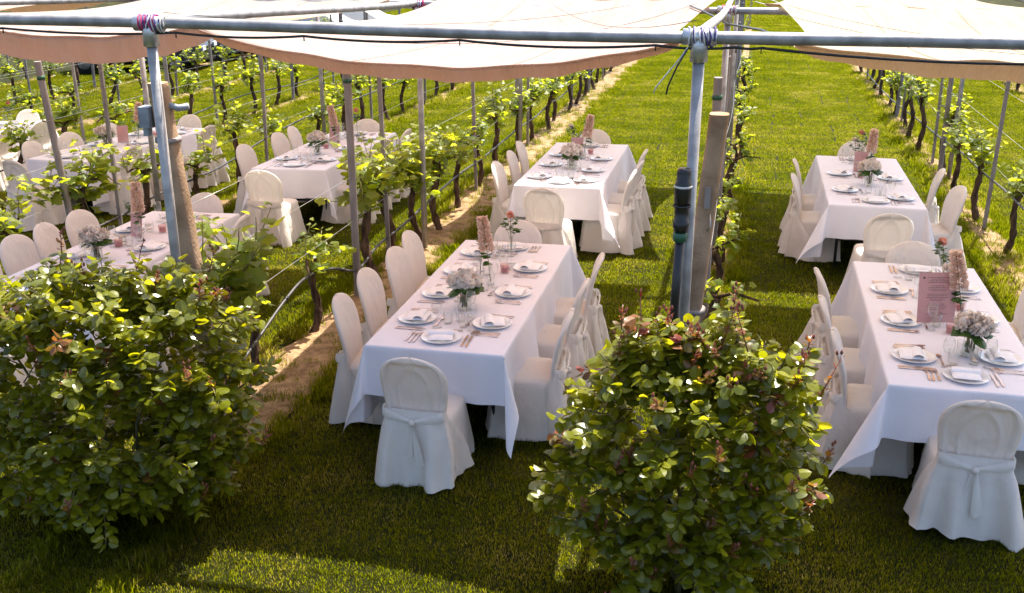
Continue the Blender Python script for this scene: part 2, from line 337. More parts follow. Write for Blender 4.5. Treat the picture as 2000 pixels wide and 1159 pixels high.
scatter('grass', 'mown lawn grass further down between the vine rows', far, pf + pw, rr(len(pf + pw)), [U(.95, 1.1) for _ in pf] + [2.0] * len(pw), [random.randrange(5) for _ in pf + pw])
scatter('grass', 'ragged grass tufts and weeds along the bare soil strips', tuft, pt, [U(0, 6.28) for _ in pt], [U(.6, 1.5) for _ in pt], [random.randrange(4) for _ in pt])

# ------------------------------------------------------------------ steel frame of posts and pipes
def pz(y): return 2.85 - .0610 * (min(y, 11.1) - 5.85) - .018 * max(0, y - 11.1)
POSTX = {'L2': -6.75, 'L1': -3.47, 'M': -.27, 'R1': 2.93}
where = {'L2': 'far off post among the vines', 'L1': 'post wrapped with pink rope', 'M': 'post carrying the black pipe fitting', 'R1': 'post beyond the pink menu table'}
for k, x in POSTX.items():
    for i, y in enumerate((5.85, 11.1, 16.3)):
        xx = x + (0 if i == 0 else .02); z0 = gz(xx, y) - .03; zt = pz(y)
        t = thing('steel_post', 'round galvanised steel %s, %s' % (where[k], ('at its front end', 'second along the row', 'third along the row')[i]), 'post', 'galvanised posts holding up the shade frame', loc=(xx, y, z0))
        MB().tube([(0, 0, 0), (0, 0, (zt - z0) * .5), (0, 0, zt - z0 - .02)], .031, 16).build('shaft', 'galvanised', t)
        c = MB(); c.lathe([(.043, -.13), (.047, -.128), (.047, -.035), (.040, -.005), (.0, .0)], 18, (0, 0, zt - z0)); c.build('collar', 'galvanised_fitting', t)
        MB().tube([(0, 0, zt - z0 - .02), (0, .10, zt - z0 + .003)], .046, 16).build('elbow', 'galvanised_fitting', t)
crossl = ['long galvanised cross pipe over the first tables with black cable', 'galvanised cross pipe partly under the sails, second along', 'galvanised cross pipe at the far end of the sails']
for i, y in enumerate((5.85, 11.1, 16.3)):
    t = thing('cross_pipe', crossl[i], 'pipe', 'galvanised pipes of the shade frame', loc=(0, y, pz(y)))
    xx = list(np.linspace(-10.2, 6.3, 34))
    MB().tube([(x, .006 * math.sin(x * .9), .008 * math.sin(x * 1.3)) for x in xx], .0335, 16).build('pipe', 'galvanised', t)
    for x in POSTX.values(): MB().tube([(x - .09, 0, 0), (x + .09, 0, 0)], .044, 16).build('sleeve', 'galvanised_fitting', t)
longl = {'L2': 'galvanised pipe running along the outer vine row overhead', 'L1': 'galvanised pipe running back from the pink rope joint', 'M': 'bright galvanised pipe running back over the black fitting post', 'R1': 'galvanised pipe running back beyond the pink menu table'}
for k, x in POSTX.items():
    t = thing('long_pipe', longl[k], 'pipe', 'galvanised pipes of the shade frame', loc=(x, 5.85, 0))
    MB().tube([(.02 * (y - 5.85) / 10 + .01 * math.sin(y), y - 5.85, pz(y) + .012 + .008 * math.sin(y * 1.1)) for y in np.linspace(5.9, 16.3, 20)], .031, 16).build('pipe', 'galvanised', t)
# black cable tied under the front pipe
t = thing('cable', 'thin black cable tied below the front cross pipe', 'cable', loc=(0, 5.85, pz(5.85)))
ties = [-7.4, -5.6, -4.45, -3.3, -2.5, -1.58, -.5, -.08, .05, 2.2, 3.6]; pts = []
for a, b_ in zip(ties[:-1], ties[1:]):
    sg = .004 + .016 * (b_ - a) * U(.7, 1.3)
    for i in range(10): q = i / 10; pts.append((a + (b_ - a) * q, -.012, -.047 - sg * 4 * q * (1 - q)))
pts.append((ties[-1], -.012, -.047)); MB().tube(pts, .0075, 6).build('conductor', 'black_plastic', t)
for x in ties:
    MB().lathe([(.0385, -.004), (.041, -.004), (.041, .004), (.0385, .004)], 14).build('cable_tie', 'black_plastic', t, M=Matrix.Translation((x, 5.85, pz(5.85))) @ Matrix.Rotation(R(90), 4, 'Y'))
    MB().box((x, -.01, -.062), (.006, .006, .03)).build('tie_end', 'black_plastic', t)
# second cable crossing from the front pipe to the next pipe along the middle row
t = tag(MB().tube([(-.62, 10.9, pz(11) + .05), (-.45, 10.2, pz(10) + .0), (-.2, 9.0, pz(9) - .05), (.05, 7.6, pz(7.6) - .03), (.25, 6.4, pz(6.4) - .05)], .009, 6).build('cable', 'black_plastic'), 'black cable slung across the pipe above the middle row', 'cable')
# ropes lashed round the joints
def lashing(p, mat, seed, r0, n=26):
    random.seed(seed); pts = []
    for i in range(n):
        a = i * 1.15; pts.append((p[0] + (i / n - .5) * .12 + U(-.012, .012), p[1] + math.cos(a) * U(.046, .053), p[2] + math.sin(a) * U(.046, .055)))
    q = []
    for i in range(len(pts) - 1):
        p0, p1, p2, p3 = (Vector(pts[max(0, min(len(pts) - 1, i + j))]) for j in (-1, 0, 1, 2))
        for s in (0, .2, .4, .6, .8): q.append(tuple(.5 * ((2 * p1) + (-p0 + p2) * s + (2 * p0 - 5 * p1 + 4 * p2 - p3) * s * s + (-p0 + 3 * p1 - 3 * p2 + p3) * s ** 3)))
    return MB().tube(q, r0, 5)
for (x, y, mats, lab) in ((-3.47, 5.85, ('rope_pink', 'rope_purple', 'rope_white'), 'on the pink rope post'), (-.27, 5.85, ('rope_white', 'rope_purple'), 'above the black fitting'), (-.25, 11.1, ('rope_pink', 'rope_white'), 'on the second joint of the middle row'), (-6.73, 11.1, ('rope_white', 'rope_purple'), 'on the second joint of the outer row'), (-3.45, 11.1, ('rope_purple', 'rope_pink'), 'on the second joint behind the pink rope')):
    for i, mt in enumerate(mats):
        tag(lashing((x + .03 * i, y, pz(y)), mt, hash((round(x * 10), i)) % 999, .0045).build('rope_lashing', mt), '%s rope lashed round the pipe joint %s' % (mt.split('_')[1], lab), 'rope')
random.seed(11)
tag(MB().tube([(-.33, 5.82, 2.80), (-.36, 5.81, 2.75), (-.43, 5.81, 2.66), (-.49, 5.82, 2.58), (-.50, 5.83, 2.55)], .004, 6).build('rope_end', 'rope_white'), 'loose white rope end hanging below the front pipe joint', 'rope')
tag(MB().tube([(-.33, 5.80, 2.79), (-.38, 5.79, 2.70), (-.42, 5.80, 2.60), (-.43, 5.80, 2.55)], .005, 6).build('rope_end', 'black_plastic'), 'short black cord end hanging below the front pipe joint', 'rope')

# black pipe fitting and riser hose on the middle post
t = thing('pipe_fitting', 'black irrigation pipe with stepped coupling strapped to the steel post', 'pipe', loc=(-.30, 5.79, 0))
c = MB(); c.lathe([(0, 2.16), (.034, 2.158), (.038, 2.14), (.038, 2.09), (.043, 2.085), (.046, 2.06), (.046, 1.97), (.040, 1.965), (.040, 1.87), (.046, 1.865), (.046, 1.83), (.036, 1.80), (0, 1.795)], 20, (-.01, -.02, 0)); c.build('coupling', 'black_plastic', t)
MB().lathe([(.030, 1.80), (.040, 1.795), (.040, 1.75), (.030, 1.745)], 18, (-.012, -.02, 0)).build('green_ring', 'green_plastic', t)
MB().tube([(-.012, -.02, 1.78), (-.02, -.03, 1.4), (-.015, -.03, .8), (-.02, -.03, -.02)], .026, 12).build('riser', 'black_plastic', t)
for z in (2.06, 1.95): MB().lathe([(.0475, -.006), (.051, 0), (.0475, .006)], 18, (-.01, -.02, z)).build('strap', 'rope_white' if z > 2 else 'black_plastic', t)
# concrete end posts
def concrete_post(base, top, label, box):
    t = thing('concrete_post', label, 'post', loc=base)
    d = Vector(top) - Vector(base); P = []
    for i in range(15):
        q = i / 14; c = d * q; w = .066 - .010 * q
        P.append([(c.x + w * (abs(math.cos(a)) ** .55) * math.copysign(1, math.cos(a)) + .004 * noise.noise((a * 2, q * 9, base[0])), c.y + w * (abs(math.sin(a)) ** .55) * math.copysign(1, math.sin(a)) + .004 * noise.noise((q * 9, a * 2, 4)), c.z) for a in np.linspace(0, 2 * math.pi, 16, endpoint=False)])
    mb = MB().grid(P, True); mb.add([tuple(d + Vector((.004, 0, .012)))] + P[-1], [(0, 1 + j, 1 + (j + 1) % 16) for j in range(16)]); edge_split_mesh(mb.build('shaft', 'concrete', t), 50)
    for q in ((.86, .40, .28) if box else (.50, .30)):
        c = d * q; MB().lathe([(.062, -.016), (.082, -.014), (.082, .014), (.062, .016)], 16, tuple(c)).build('band', 'stake_metal', t)
    if box:
        c = d * .93
        MB().box((c.x - .09, c.y - .04, c.z - .03), (.07, .09, .13)).build('clamp_box', 'grey_box', t, smooth=False)
        MB().box((c.x - .095, c.y - .045, c.z - .12), (.035, .045, .06)).build('clamp_lever', 'grey_box', t, smooth=False)
        MB().tube([(c.x + .0, c.y, c.z + .05), (c.x + .10, c.y + .02, c.z + .02), (c.x + .16, c.y + .04, c.z + .03)], .022, 8).build('clamp_arm', 'grey_box', t)
    else:
        c = d * .80
        MB().box((c.x + .0, c.y - .075, c.z), (.035, .012, .13)).build('hanger_plate', 'stake_metal', t, smooth=False)
        MB().tube([(c.x + .02, c.y - .07, c.z - .1), (c.x + .03, c.y - .09, c.z - .17), (c.x + .01, c.y - .09, c.z - .2)], .005, 6).build('hook', 'wire', t)
concrete_post((-3.36, 6.05, -.08), (-3.62, 6.12, 2.46), 'leaning concrete row post with grey clamp box near its top', True)
concrete_post((-.33, 6.25, -.06), (-.155, 6.35, 2.36), 'leaning concrete row post beside the black pipe fitting', False)

# ------------------------------------------------------------------ shade sails
def sail(x0, x1, y0, y1, sag_n, sag_f, sag_c, flap, mat, label, side=.10, zoff=0., seed=0, skew=0.):
    nx, ny = 44, 36; P = []
    def pt(u, v):
        pin = side * 4 * v * (1 - v); x = x0 + pin + (x1 - x0 - 2 * pin) * u
        bow = .22 * 4 * u * (1 - u)
        y = (y0 + bow * .55 + skew * u) * (1 - v) + (y1 - bow * .5) * v
        s = 4 * u * (1 - u); s = s ** .9
        lift = .07 if y0 > 10.5 else .11 * max(0, (v - .5) / .5) ** 1.5
        z = pz(y0 + skew * u) * (1 - v) + pz(y1) * v - .03 + zoff + lift - s * (sag_n * (1 - v) ** 2 + sag_f * v ** 2 + 2 * sag_c * v * (1 - v)) - .05 * 4 * v * (1 - v)
        fold = .006 * math.sin(u * 30 + v * 5 + seed) * s + .008 * noise.noise((u * 9 + seed, v * 3, 1))
        return (x, y, z + fold)
    for k in range(5):      # the loose flap at the near edge, hanging down
        q = 1 - k / 5
        row = []
        for i in range(nx + 1):
            u = i / nx; p = pt(u, 0); f = flap * (.25 + .75 * (4 * u * (1 - u)) ** .6)
            row.append((p[0], p[1] + .05 * q + .01 * math.sin(u * 40 + seed) * q, p[2] - f * q + .006 * math.sin(u * 55 + seed) * q))
        P.append(row)
    for j in range(ny + 1): P.append([pt(i / nx, j / ny) for i in range(nx + 1)])
    t = thing('shade_sail', label, 'shade sail', 'shade sails tied between the pipes', loc=(x0, y0, pz(y0)))
    P = [[(p[0] - x0, p[1] - y0, p[2] - pz(y0)) for p in r] for r in P]
    MB().grid(P).build('canvas', mat, t)
    for a in ((0, 5), (nx, 5), (0, ny + 5), (nx, ny + 5)):
        p = P[a[1]][a[0]]; sx = -1 if a[0] == 0 else 1; MB().tube([p, (p[0] + sx * .10, p[1] + (-.06 if a[1] == 5 else .06), p[2] + .03)], .004, 5).build('corner_cord', 'rope_white', t)
    MB().tube([tuple(Vector(q) + Vector((0, -.004, .006))) for q in P[5]], .006, 5).build('hem_cord', mat, t)
    for c in (nx // 3, 2 * nx // 3): MB().tube([tuple(Vector(r[c]) + Vector((0, 0, .002))) for r in P[5:]], .004, 4).build('seam', mat, t)
    return P
sail(-3.28, -.38, 6.0, 11.55, .205, .02, .15, .085, 'sail_rose', 'pale rose sail over the table between the rose bushes', seed=1, side=.16)
sail(.22, 2.7, 5.95, 11.2, .09, .02, .11, .10, 'sail_cream', 'cream sail over the pink menu table', seed=2, side=.16)
sail(-3.3, -.35, 12.4, 16.15, .05, .10, .14, .05, 'sail_cream', 'cream sail over the second table between the rose bushes', seed=3, side=.30)
sail(.10, 2.75, 11.5, 16.15, .03, .10, .14, .05, 'sail_cream', 'cream sail over the table beyond the pink menu table', seed=4, side=.26)
sail(-6.45, -3.72, 7.25, 11.5, .17, .03, .10, .20, 'sail_rose', 'rose sail with deep hanging flap beside the pink rope post', seed=5)
sail(-6.5, -3.75, 12.3, 16.1, .06, .10, .14, .10, 'sail_rose', 'rose sail over the second table past the clamp box post', seed=6)
sail(-9.8, -7.0, 7.0, 11.0, .20, .08, .10, .15, 'sail_rose', 'rose sail in front of the slim pink card table', seed=7)
sail(-9.85, -7.05, 11.25, 16.1, .12, .10, .14, .12, 'sail_cream', 'cream sail over the slim pink card table', seed=8)
sail(-13.1, -10.4, 11.25, 16.1, .12, .10, .14, .12, 'sail_cream', 'cream sail over the outermost table among the vines', seed=9)
for i, (a, b_) in enumerate([((-.3, 5.9, 2.9), (-2.0, 10.9, 2.56)), ((-3.4, 5.9, 2.88), (-1.2, 10.9, 2.55)), ((-.55, 10.9, 2.58), (-2.4, 7.2, 2.58)), ((.1, 9.5, 2.65), (2.7, 6.2, 2.72)), ((.3, 10.6, 2.60), (2.8, 6.8, 2.70))]):
    a, b_ = Vector(a), Vector(b_); tag(MB().tube([a.lerp(b_, q) + Vector((0, 0, -.12 * 4 * q * (1 - q) + .03)) for q in np.linspace(0, 1, 12)], .0025, 4).build('guy_cord', 'hose'), 'thin dark cord stretched across the %s' % ('pale rose sail from the black fitting post', 'pale rose sail from the pink rope post', 'pale rose sail from the second joint', 'cream sail by the middle row', 'cream sail above the menu table')[i], 'cord', 'cords across the sails')

# ------------------------------------------------------------------ vine rows
def vine_variant(seed, big=1.0, shoots=10):
    random.seed(seed); tr, ar, sh, fo = MB(), MB(), MB(), MB()
    p = Vector((0, 0, -.05)); d = Vector((U(-.12, .12), U(-.15, .15), 1)); pts = []; h = U(.68, .82)
    n = 12; ph = U(0, 6)
    for i in range(n + 1):
        q = i / n; pts.append((d.x * q * h + .03 * math.sin(ph + q * 7), d.y * q * h + .04 * math.sin(ph * 2 + q * 6), -.05 + q * (h + .05)))
    rad = [(.042 - .010 * (i / n)) * (1 + .22 * math.sin(i * 2.3 + ph) + (.5 if i == n else 0) + (.45 if i == 0 else 0)) for i in range(n + 1)]
    tr.tube(pts, rad, 8)
    head = Vector(pts[-1]); ends = [head]
    for s in (-1, 1):
        L = U(.18, .42); a = [head, head + Vector((U(-.04, .04), s * L * .4, U(.02, .10))), head + Vector((U(-.05, .05), s * L, U(0, .10)))]
        ar.tube(a, [.020, .016, .009], 6); ends += [a[1], a[2], a[1].lerp(a[2], .5), a[0].lerp(a[1], .5)]
    for k in range(shoots):
        o = random.choice(ends); dirv = Vector((U(-.5, .5), U(-.6, .6), U(.4, 1.3))).normalized(); L = U(.16, .42) * big; q = o.copy(); pp = [q.copy()]
        if random.random() < .25: dirv = Vector((U(-.8, .8), U(-.6, .6), U(-.5, .2))).normalized(); L *= .7
        m_ = max(3, int(L / .055))
        for i in range(m_):
            dirv = (dirv + Vector((U(-.25, .25), U(-.25, .25), U(-.15, .2)))).normalized(); q = q + dirv * L / m_; pp.append(q.copy())
            for _ in range(2):
                a = U(0, 6.28); side = Vector((math.cos(a), math.sin(a), U(-.25, .55))).normalized()
                sz = U(.06, .125) * (1 - .45 * i / m_) * big ** .5
                put_leaf(fo, 'vine', frame(q + side * .04, side, U(-.9, .9)), sz, min(1, max(0, random.gauss(.35 + .4 * i / m_, .25))))
        sh.tube(pp, [.006 * (1 - .6 * i / len(pp)) for i in range(len(pp))], 5)
    for _ in range(int(26 * big)):       # leaves round the head
        a = U(0, 6.28); dv = Vector((math.cos(a), math.sin(a), U(-.5, .7))).normalized(); put_leaf(fo, 'vine', frame(head + Vector((U(-.12, .12), U(-.22, .22), U(-.10, .18))), dv, U(-1, 1)), U(.07, .13), random.gauss(.3, .25))
    return [tr.mesh('trunk', 'bark'), ar.mesh('cordon', 'bark'), sh.mesh('shoots', 'green_cane'), fo.mesh('foliage', 'vine_leaf', False)]
VV = [vine_variant(100 + i, .95 + .12 * (i % 3), 6 + i % 5) for i in range(9)]
VB = [vine_variant(200 + i, 1.4, 15) for i in range(4)]
VS = [vine_variant(300 + i, .75, 5) for i in range(2)]
def vine(x, y, var, label, group, rz=0, sc=1.0):
    t = thing('grapevine', label, 'vine', group, loc=(x, y, gz(x, y)), rz=rz); t.scale = (sc, sc, sc)
    for nm, me in zip(('trunk', 'cordon', 'shoots', 'foliage'), var):
        o = obj(nm, me, t)
        if nm in ('foliage', 'shoots'): o['kind'] = 'stuff'
VROW = {'L1': [6.55, 7.15, 8.35, 9.75, 10.55, 11.25, 11.95, 13.1, 14.4, 15.5, 16.5, 17.2, 18.1, 19.3, 20.4, 21.5, 22.6, 23.8, 25.0, 26.2, 27.5, 28.8, 30.2, 31.6, 33],
        'L2': [8.6, 10.0, 11.15, 12.4, 13.75, 15.0, 16.4, 17.6, 18.9, 20.2, 21.1, 22.3, 23.6, 24.8, 26.0, 27.3, 28.6, 30, 31.5, 33],
        'L3': [11.8, 13.15, 14.4, 15.7, 17.0, 18.3, 19.6, 20.8, 22.1, 23.4, 24.7, 26.0, 27.3, 28.6, 30, 31.5, 33],
        'L4': [11.6, 12.9, 14.2, 15.5, 16.8, 18.1, 19.4, 20.7, 22.0, 23.3, 24.6, 25.9, 27.2, 28.6, 30, 31.5, 33],
        'L5': [14, 15.3, 16.6, 17.9, 19.2, 20.5, 21.8, 23.1, 24.4, 25.7, 27],
        'L6': [17.5, 18.8, 20.1, 21.4, 22.7, 24, 25.3, 26.6],
        'R1': [12.3, 13.75, 15.0, 16.9, 18.6, 19.8, 21.0, 22.4, 23.8, 25.2, 26.6, 28.2, 30],
        'R2': [17, 18.4, 19.8, 21.2, 22.6, 24, 25.4, 27, 28.6]}
VLAB = {'L5': 'grapevine from the bush end, second row past the outermost table', 'L6': 'grapevine from the bush end, third row past the outermost table', 'L1': 'grapevine from the bush end, row beside the bare soil strip', 'L2': 'grapevine from the bush end, row before the slim card table', 'L3': 'grapevine from the bush end, row before the outermost table', 'L4': 'grapevine from the bush end, first row past the outermost table', 'R1': 'grapevine from the bush end, row beside the pink menu lane', 'R2': 'grapevine from the bush end, row past the sagging hose', }
ORD = ['first', 'second', 'third', 'fourth', 'fifth', 'sixth', 'seventh', 'eighth', 'ninth', 'tenth', 'eleventh', 'twelfth', 'thirteenth', 'fourteenth', 'fifteenth', 'sixteenth', 'seventeenth', 'eighteenth', 'nineteenth', 'twentieth', 'twenty-first', 'twenty-second', 'twenty-third', 'twenty-fourth', 'twenty-fifth']
random.seed(21)
for k, lst in VROW.items():
    for i, y in enumerate(lst):
        big = (k == 'L1' and i in (0, 3, 4, 5, 6)) or (k == 'L2' and i == 1)
        rz = random.choice((0, math.pi)) + U(-.3, .3)
        vine(ROWS[k] + U(-.06, .06), y, random.choice(VB) if big else random.choice(VV), '%s %s' % (ORD[i], VLAB[k]), 'vines of one row', rz, U(.92, 1.1) * (1.28 if (k, i) == ('L1', 0) else 1.1 if big else 1))
for i, y in enumerate((8.2, 9.6, 11.2, 12.6, 14.0, 15.6, 17.2, 19, 21, 23, 25, 27)): vine(ROWS['M'] + U(.0, .12), y, random.choice(VS), ORD[i] + ' thin grapevine from the bush end, row behind the black fitting', 'vines of one row', U(0, 6), U(.7, .95))
# stakes and posts inside the rows
def stake(x, y, h, lean, kind, label, group):
    z = gz(x, y); t = thing('vine_stake' if kind == 0 else 'row_post', label, 'stake' if kind == 0 else 'post', group, loc=(x, y, z - .03))
    if kind == 0:
        w = .021; prof = [(-w, -.014), (w, -.014), (w, .014), (w * .6, .014), (w * .6, -.006), (-w * .6, -.006), (-w * .6, .014), (-w, .014)]
        P = [[(a + lean[0] * q, b_ + lean[1] * q, h * q) for a, b_ in prof] for q in np.linspace(0, 1, 5)]
        o = MB().grid(P, True).build('profile', 'stake_metal', t, smooth=False)
        mb = MB()
        for q in np.linspace(.25, .95, 9): mb.box((lean[0] * q, lean[1] * q - .016, h * q), (.052, .006, .012))
        mb.build('wire_hooks', 'stake_metal', t, smooth=False)
    else:
        P = [[(.036 * math.cos(a) + lean[0] * q, .036 * math.sin(a) + lean[1] * q, h * q) for a in np.linspace(0, 6.2832, 12, endpoint=False)] for q in np.linspace(0, 1, 6)]
        mb = MB().grid(P, True); mb.add(P[-1], [tuple(range(12))]); edge_split_mesh(mb.build('shaft', 'stake_metal', t), 50)
        MB().lathe([(.034, -.02), (.043, -.018), (.043, .018), (.034, .02)], 12, (lean[0] * .93, lean[1] * .93, h * .93)).build('tie_band', 'green_plastic' if label.startswith('first') else 'stake_metal', t)
STK = {'L1': [(9.33, 2.33, 1), (10.3, 2.25, 0), (14.05, 2.25, 0), (16.85, 2.3, 1), (17.6, 2.2, 0), (22.2, 2.25, 0), (24.6, 2.3, 1), (27, 2.2, 0), (30, 2.2, 0), (33, 2.3, 1)],
       'L2': [(9.65, 2.3, 1), (10.62, 2.25, 0), (14.55, 2.25, 0), (17.9, 2.3, 1), (19.2, 2.2, 0), (22.7, 2.25, 0), (24.9, 2.3, 1), (27.5, 2.2, 0), (31, 2.2, 0)],
       'L3': [(12.4, 2.2, 0), (14.9, 2.25, 0), (17.6, 2.3, 1), (19.3, 2.2, 0), (21.4, 2.25, 0), (23.0, 2.3, 1), (25.5, 2.2, 0), (28, 2.2, 0), (31, 2.3, 1)],
       'L4': [(16, 2.2, 0), (18.5, 2.3, 1), (21, 2.2, 0), (23.5, 2.2, 0), (26, 2.3, 1), (28.5, 2.2, 0), (31, 2.2, 0)],
       'L5': [(14.6, 2.2, 0), (17.2, 2.3, 1), (19.8, 2.2, 0), (22.4, 2.2, 0), (25, 2.3, 1)],
       'L6': [(18.2, 2.2, 0), (20.8, 2.3, 1), (23.4, 2.2, 0), (26, 2.2, 0)],
       'R1': [(13.35, 2.25, 0), (16.75, 2.3, 1), (17.5, 2.25, 0), (21.5, 2.25, 0), (22.2, 2.3, 1), (25.5, 2.2, 0), (28.5, 2.2, 0), (30.2, 2.3, 1)],
       'R2': [(18, 2.25, 0), (20.5, 2.3, 1), (23, 2.2, 0), (26, 2.2, 0)],
       'M': [(9.0, 2.3, 1), (12.2, 2.3, 1), (13.4, 2.2, 0), (17.5, 2.3, 1), (19.5, 2.2, 0), (23, 2.3, 1), (27, 2.2, 0)]}
SLAB = {'L5': 'in the second row past the outermost table', 'L6': 'in the third row past the outermost table', 'L1': 'in the row beside the bare soil strip', 'L2': 'in the row before the slim pink card table', 'L3': 'in the row before the outermost table', 'L4': 'in the first row past the outermost table', 'R1': 'in the row beside the pink menu table lane', 'R2': 'in the distant row past the second hose', 'M': 'in the row behind the black pipe fitting'}
for k, lst in STK.items():
    for i, (y, h, kind) in enumerate(lst):
        lean = (U(-.04, .04), U(-.05, .05)) if (k, y) != ('L2', 9.65) else (-.18, .02)
        stake(ROWS[k] + (0 if k != 'M' else -.04) + (.1 if (k, y) == ('L2', 9.65) else 0), y, h, lean, kind, ORD[i] + (' support, thin channelled stake, ' if kind == 0 else ' support, round weathered post, ') + SLAB[k], 'posts and stakes of one row')
# trellis wires and drip hoses
for k, x in ROWS.items():
    if k == 'R2': continue
    y0 = {'L1': 6.2, 'M': 6.4, 'L2': 7.5, 'R1': 10.5}.get(k, 11)
    for h in ((.82, 1.25, 1.7) if k != 'M' else (1.25,)):
        pts = [(x + .02 * math.sin(y), y, gz(x, y) + h - .015 * abs(math.sin(y * .8))) for y in np.arange(y0, 34, .7)]
        tag(MB().tube(pts, .0022, 4).build('trellis_wire', 'wire'), 'thin %s trellis wire %s' % ({.82: 'lowest', 1.25: 'middle', 1.7: 'topmost'}[h], SLAB[k]), 'wire', 'trellis wires')
def hose(pts, label, rad=.013):
    q = []
    for i in range(len(pts) - 1):
        p0, p1, p2, p3 = (Vector(pts[max(0, min(len(pts) - 1, i + j))]) for j in (-1, 0, 1, 2))
        for s in np.linspace(0, 1, 5, endpoint=False): q.append(.5 * ((2 * p1) + (-p0 + p2) * s + (2 * p0 - 5 * p1 + 4 * p2 - p3) * s * s + (-p0 + 3 * p1 - 3 * p2 + p3) * s ** 3))
    q.append(Vector(pts[-1])); t = thing('drip_hose', label, 'hose', loc=pts[0])
    MB().tube([p - Vector(pts[0]) for p in q], rad, 7).build('pipe', 'hose', t)
    for i in range(3, len(q), 6): MB().tube([q[i] - Vector(pts[0]) - Vector((0, .02, 0)), q[i] - Vector(pts[0]) + Vector((0, .02, 0))], rad * 1.35, 6).build('dripper', 'black_plastic', t)
def H(x, y, h): return (x, y, gz(x, y) + h)
hose([H(-3.5, 6.0, .03), H(-3.55, 6.47, .28), H(-3.58, 7.09, .42), H(-3.6, 7.7, .55), H(-3.6, 8.14, .60), H(-3.6, 8.72, .50), H(-3.6, 9.35, .30), H(-3.62, 10.0, .36), H(-3.6, 10.84, .38)] + [H(-3.6, y, .44 + .02 * math.sin(y * 2)) for y in np.arange(11.8, 33, 1.3)], 'black drip hose arching over the bare soil strip')
hose([H(-6.9, 8.0, .3), H(-6.93, 9.2, .40), H(-6.95, 10.6, .42), H(-6.95, 11.6, .49), H(-6.95, 13.1, .50), H(-6.95, 14.6, .64), H(-6.95, 16.2, .72)] + [H(-6.95, y, .7) for y in np.arange(17.6, 33, 1.4)], 'dark drip hose in the row before the slim pink card table')
hose([H(-10.2, y, .42 + .05 * math.sin(y)) for y in np.arange(11, 33, 1.4)], 'dark drip hose in the row before the outermost table')
hose([H(2.9, 10.6, .66), H(2.9, 11.7, .68), H(2.9, 12.7, .67), H(2.9, 14, .62), H(2.9, 15.3, .60), H(2.9, 17, .5), H(2.9, 19, .42), H(2.9, 21, .32), H(2.9, 23.4, .22), H(2.9, 26, .17), H(2.9, 29, .15)], 'grey drip hose sagging along the row beside the pink menu table lane')

# ------------------------------------------------------------------ tables, cloths, chairs
TOP = .75
def cloth_mesh(L, Wd, dx, dy, corner, seed):
    """linen over a table Wd x L: side drop dx, end drop dy, four fold amounts (x sign, y sign)"""
    random.seed(seed); hx, hy = Wd / 2 + .004, L / 2 + .004
    def axis(h, d, n, m): return sorted(set([-h - d + d * i / m for i in range(m)] + [-h - .010, -h] + list(np.linspace(-h + .012, h - .012, n)) + [h, h + .010] + [h + d - d * i / m for i in range(m)]))
    ax, ay = axis(hx, dx, 22, 14), axis(hy, dy, 60, 10)
    ph = [U(0, 6) for _ in range(8)]
    def ripple(s, k): return .5 * math.sin(s * 7 + ph[k]) + .35 * math.sin(s * 15 + ph[k + 1]) + .25 * math.sin(s * 3.1 + ph[k + 2])
    P = []
    for y in ay:
        row = []
        for x in ax:
            a, b_ = max(0, abs(x) - hx), max(0, abs(y) - hy); sx, sy = math.copysign(1, x), math.copysign(1, y)
            if a == 0 and b_ == 0: p = (x, y, .002 * noise.noise((x * 4, y * 4, seed)))
            elif b_ == 0:
                e = min(1, (hy - abs(y)) / .25); o = .006 + a * .05 + a * .12 * ripple(y, 0 if sx > 0 else 3) * e
                p = (sx * (hx + min(a, .006) + max(0, o - .006)), y, -a * .985 + .01 * e * a * math.sin(y * 5 + ph[5]))
            elif a == 0:
                e = min(1, (hx - abs(x)) / .2); o = .006 + b_ * .05 + b_ * .14 * ripple(x * 1.3, 1 if sy > 0 else 4) * e
                p = (x, sy * (hy + min(b_, .006) + max(0, o - .006)), -b_ * .985)
            else:
                r = math.hypot(a, b_); t = math.atan2(b_, a) / (math.pi / 2); A, B = corner[(sx, sy)]
                out = r * A * math.sin(math.pi * t) ** .8; tw = r * B * math.sin(2 * math.pi * t); dn = r * math.sqrt(max(.1, 1 - (A * math.sin(math.pi * t)) ** 2)) * .985
                ox, oy = out * .72 + tw * .7, out * .72 - tw * .7
                p = (sx * (hx + .006 + .05 * r * (1 - t) + max(-.02, ox)), sy * (hy + .006 + .05 * r * t + max(-.02, oy)), max(-TOP + .012, -dn) + (.0 if dn < TOP - .012 else .01))
            row.append(p)
        P.append(row)
    return MB().grid(P).mesh('tablecloth', 'table_linen')
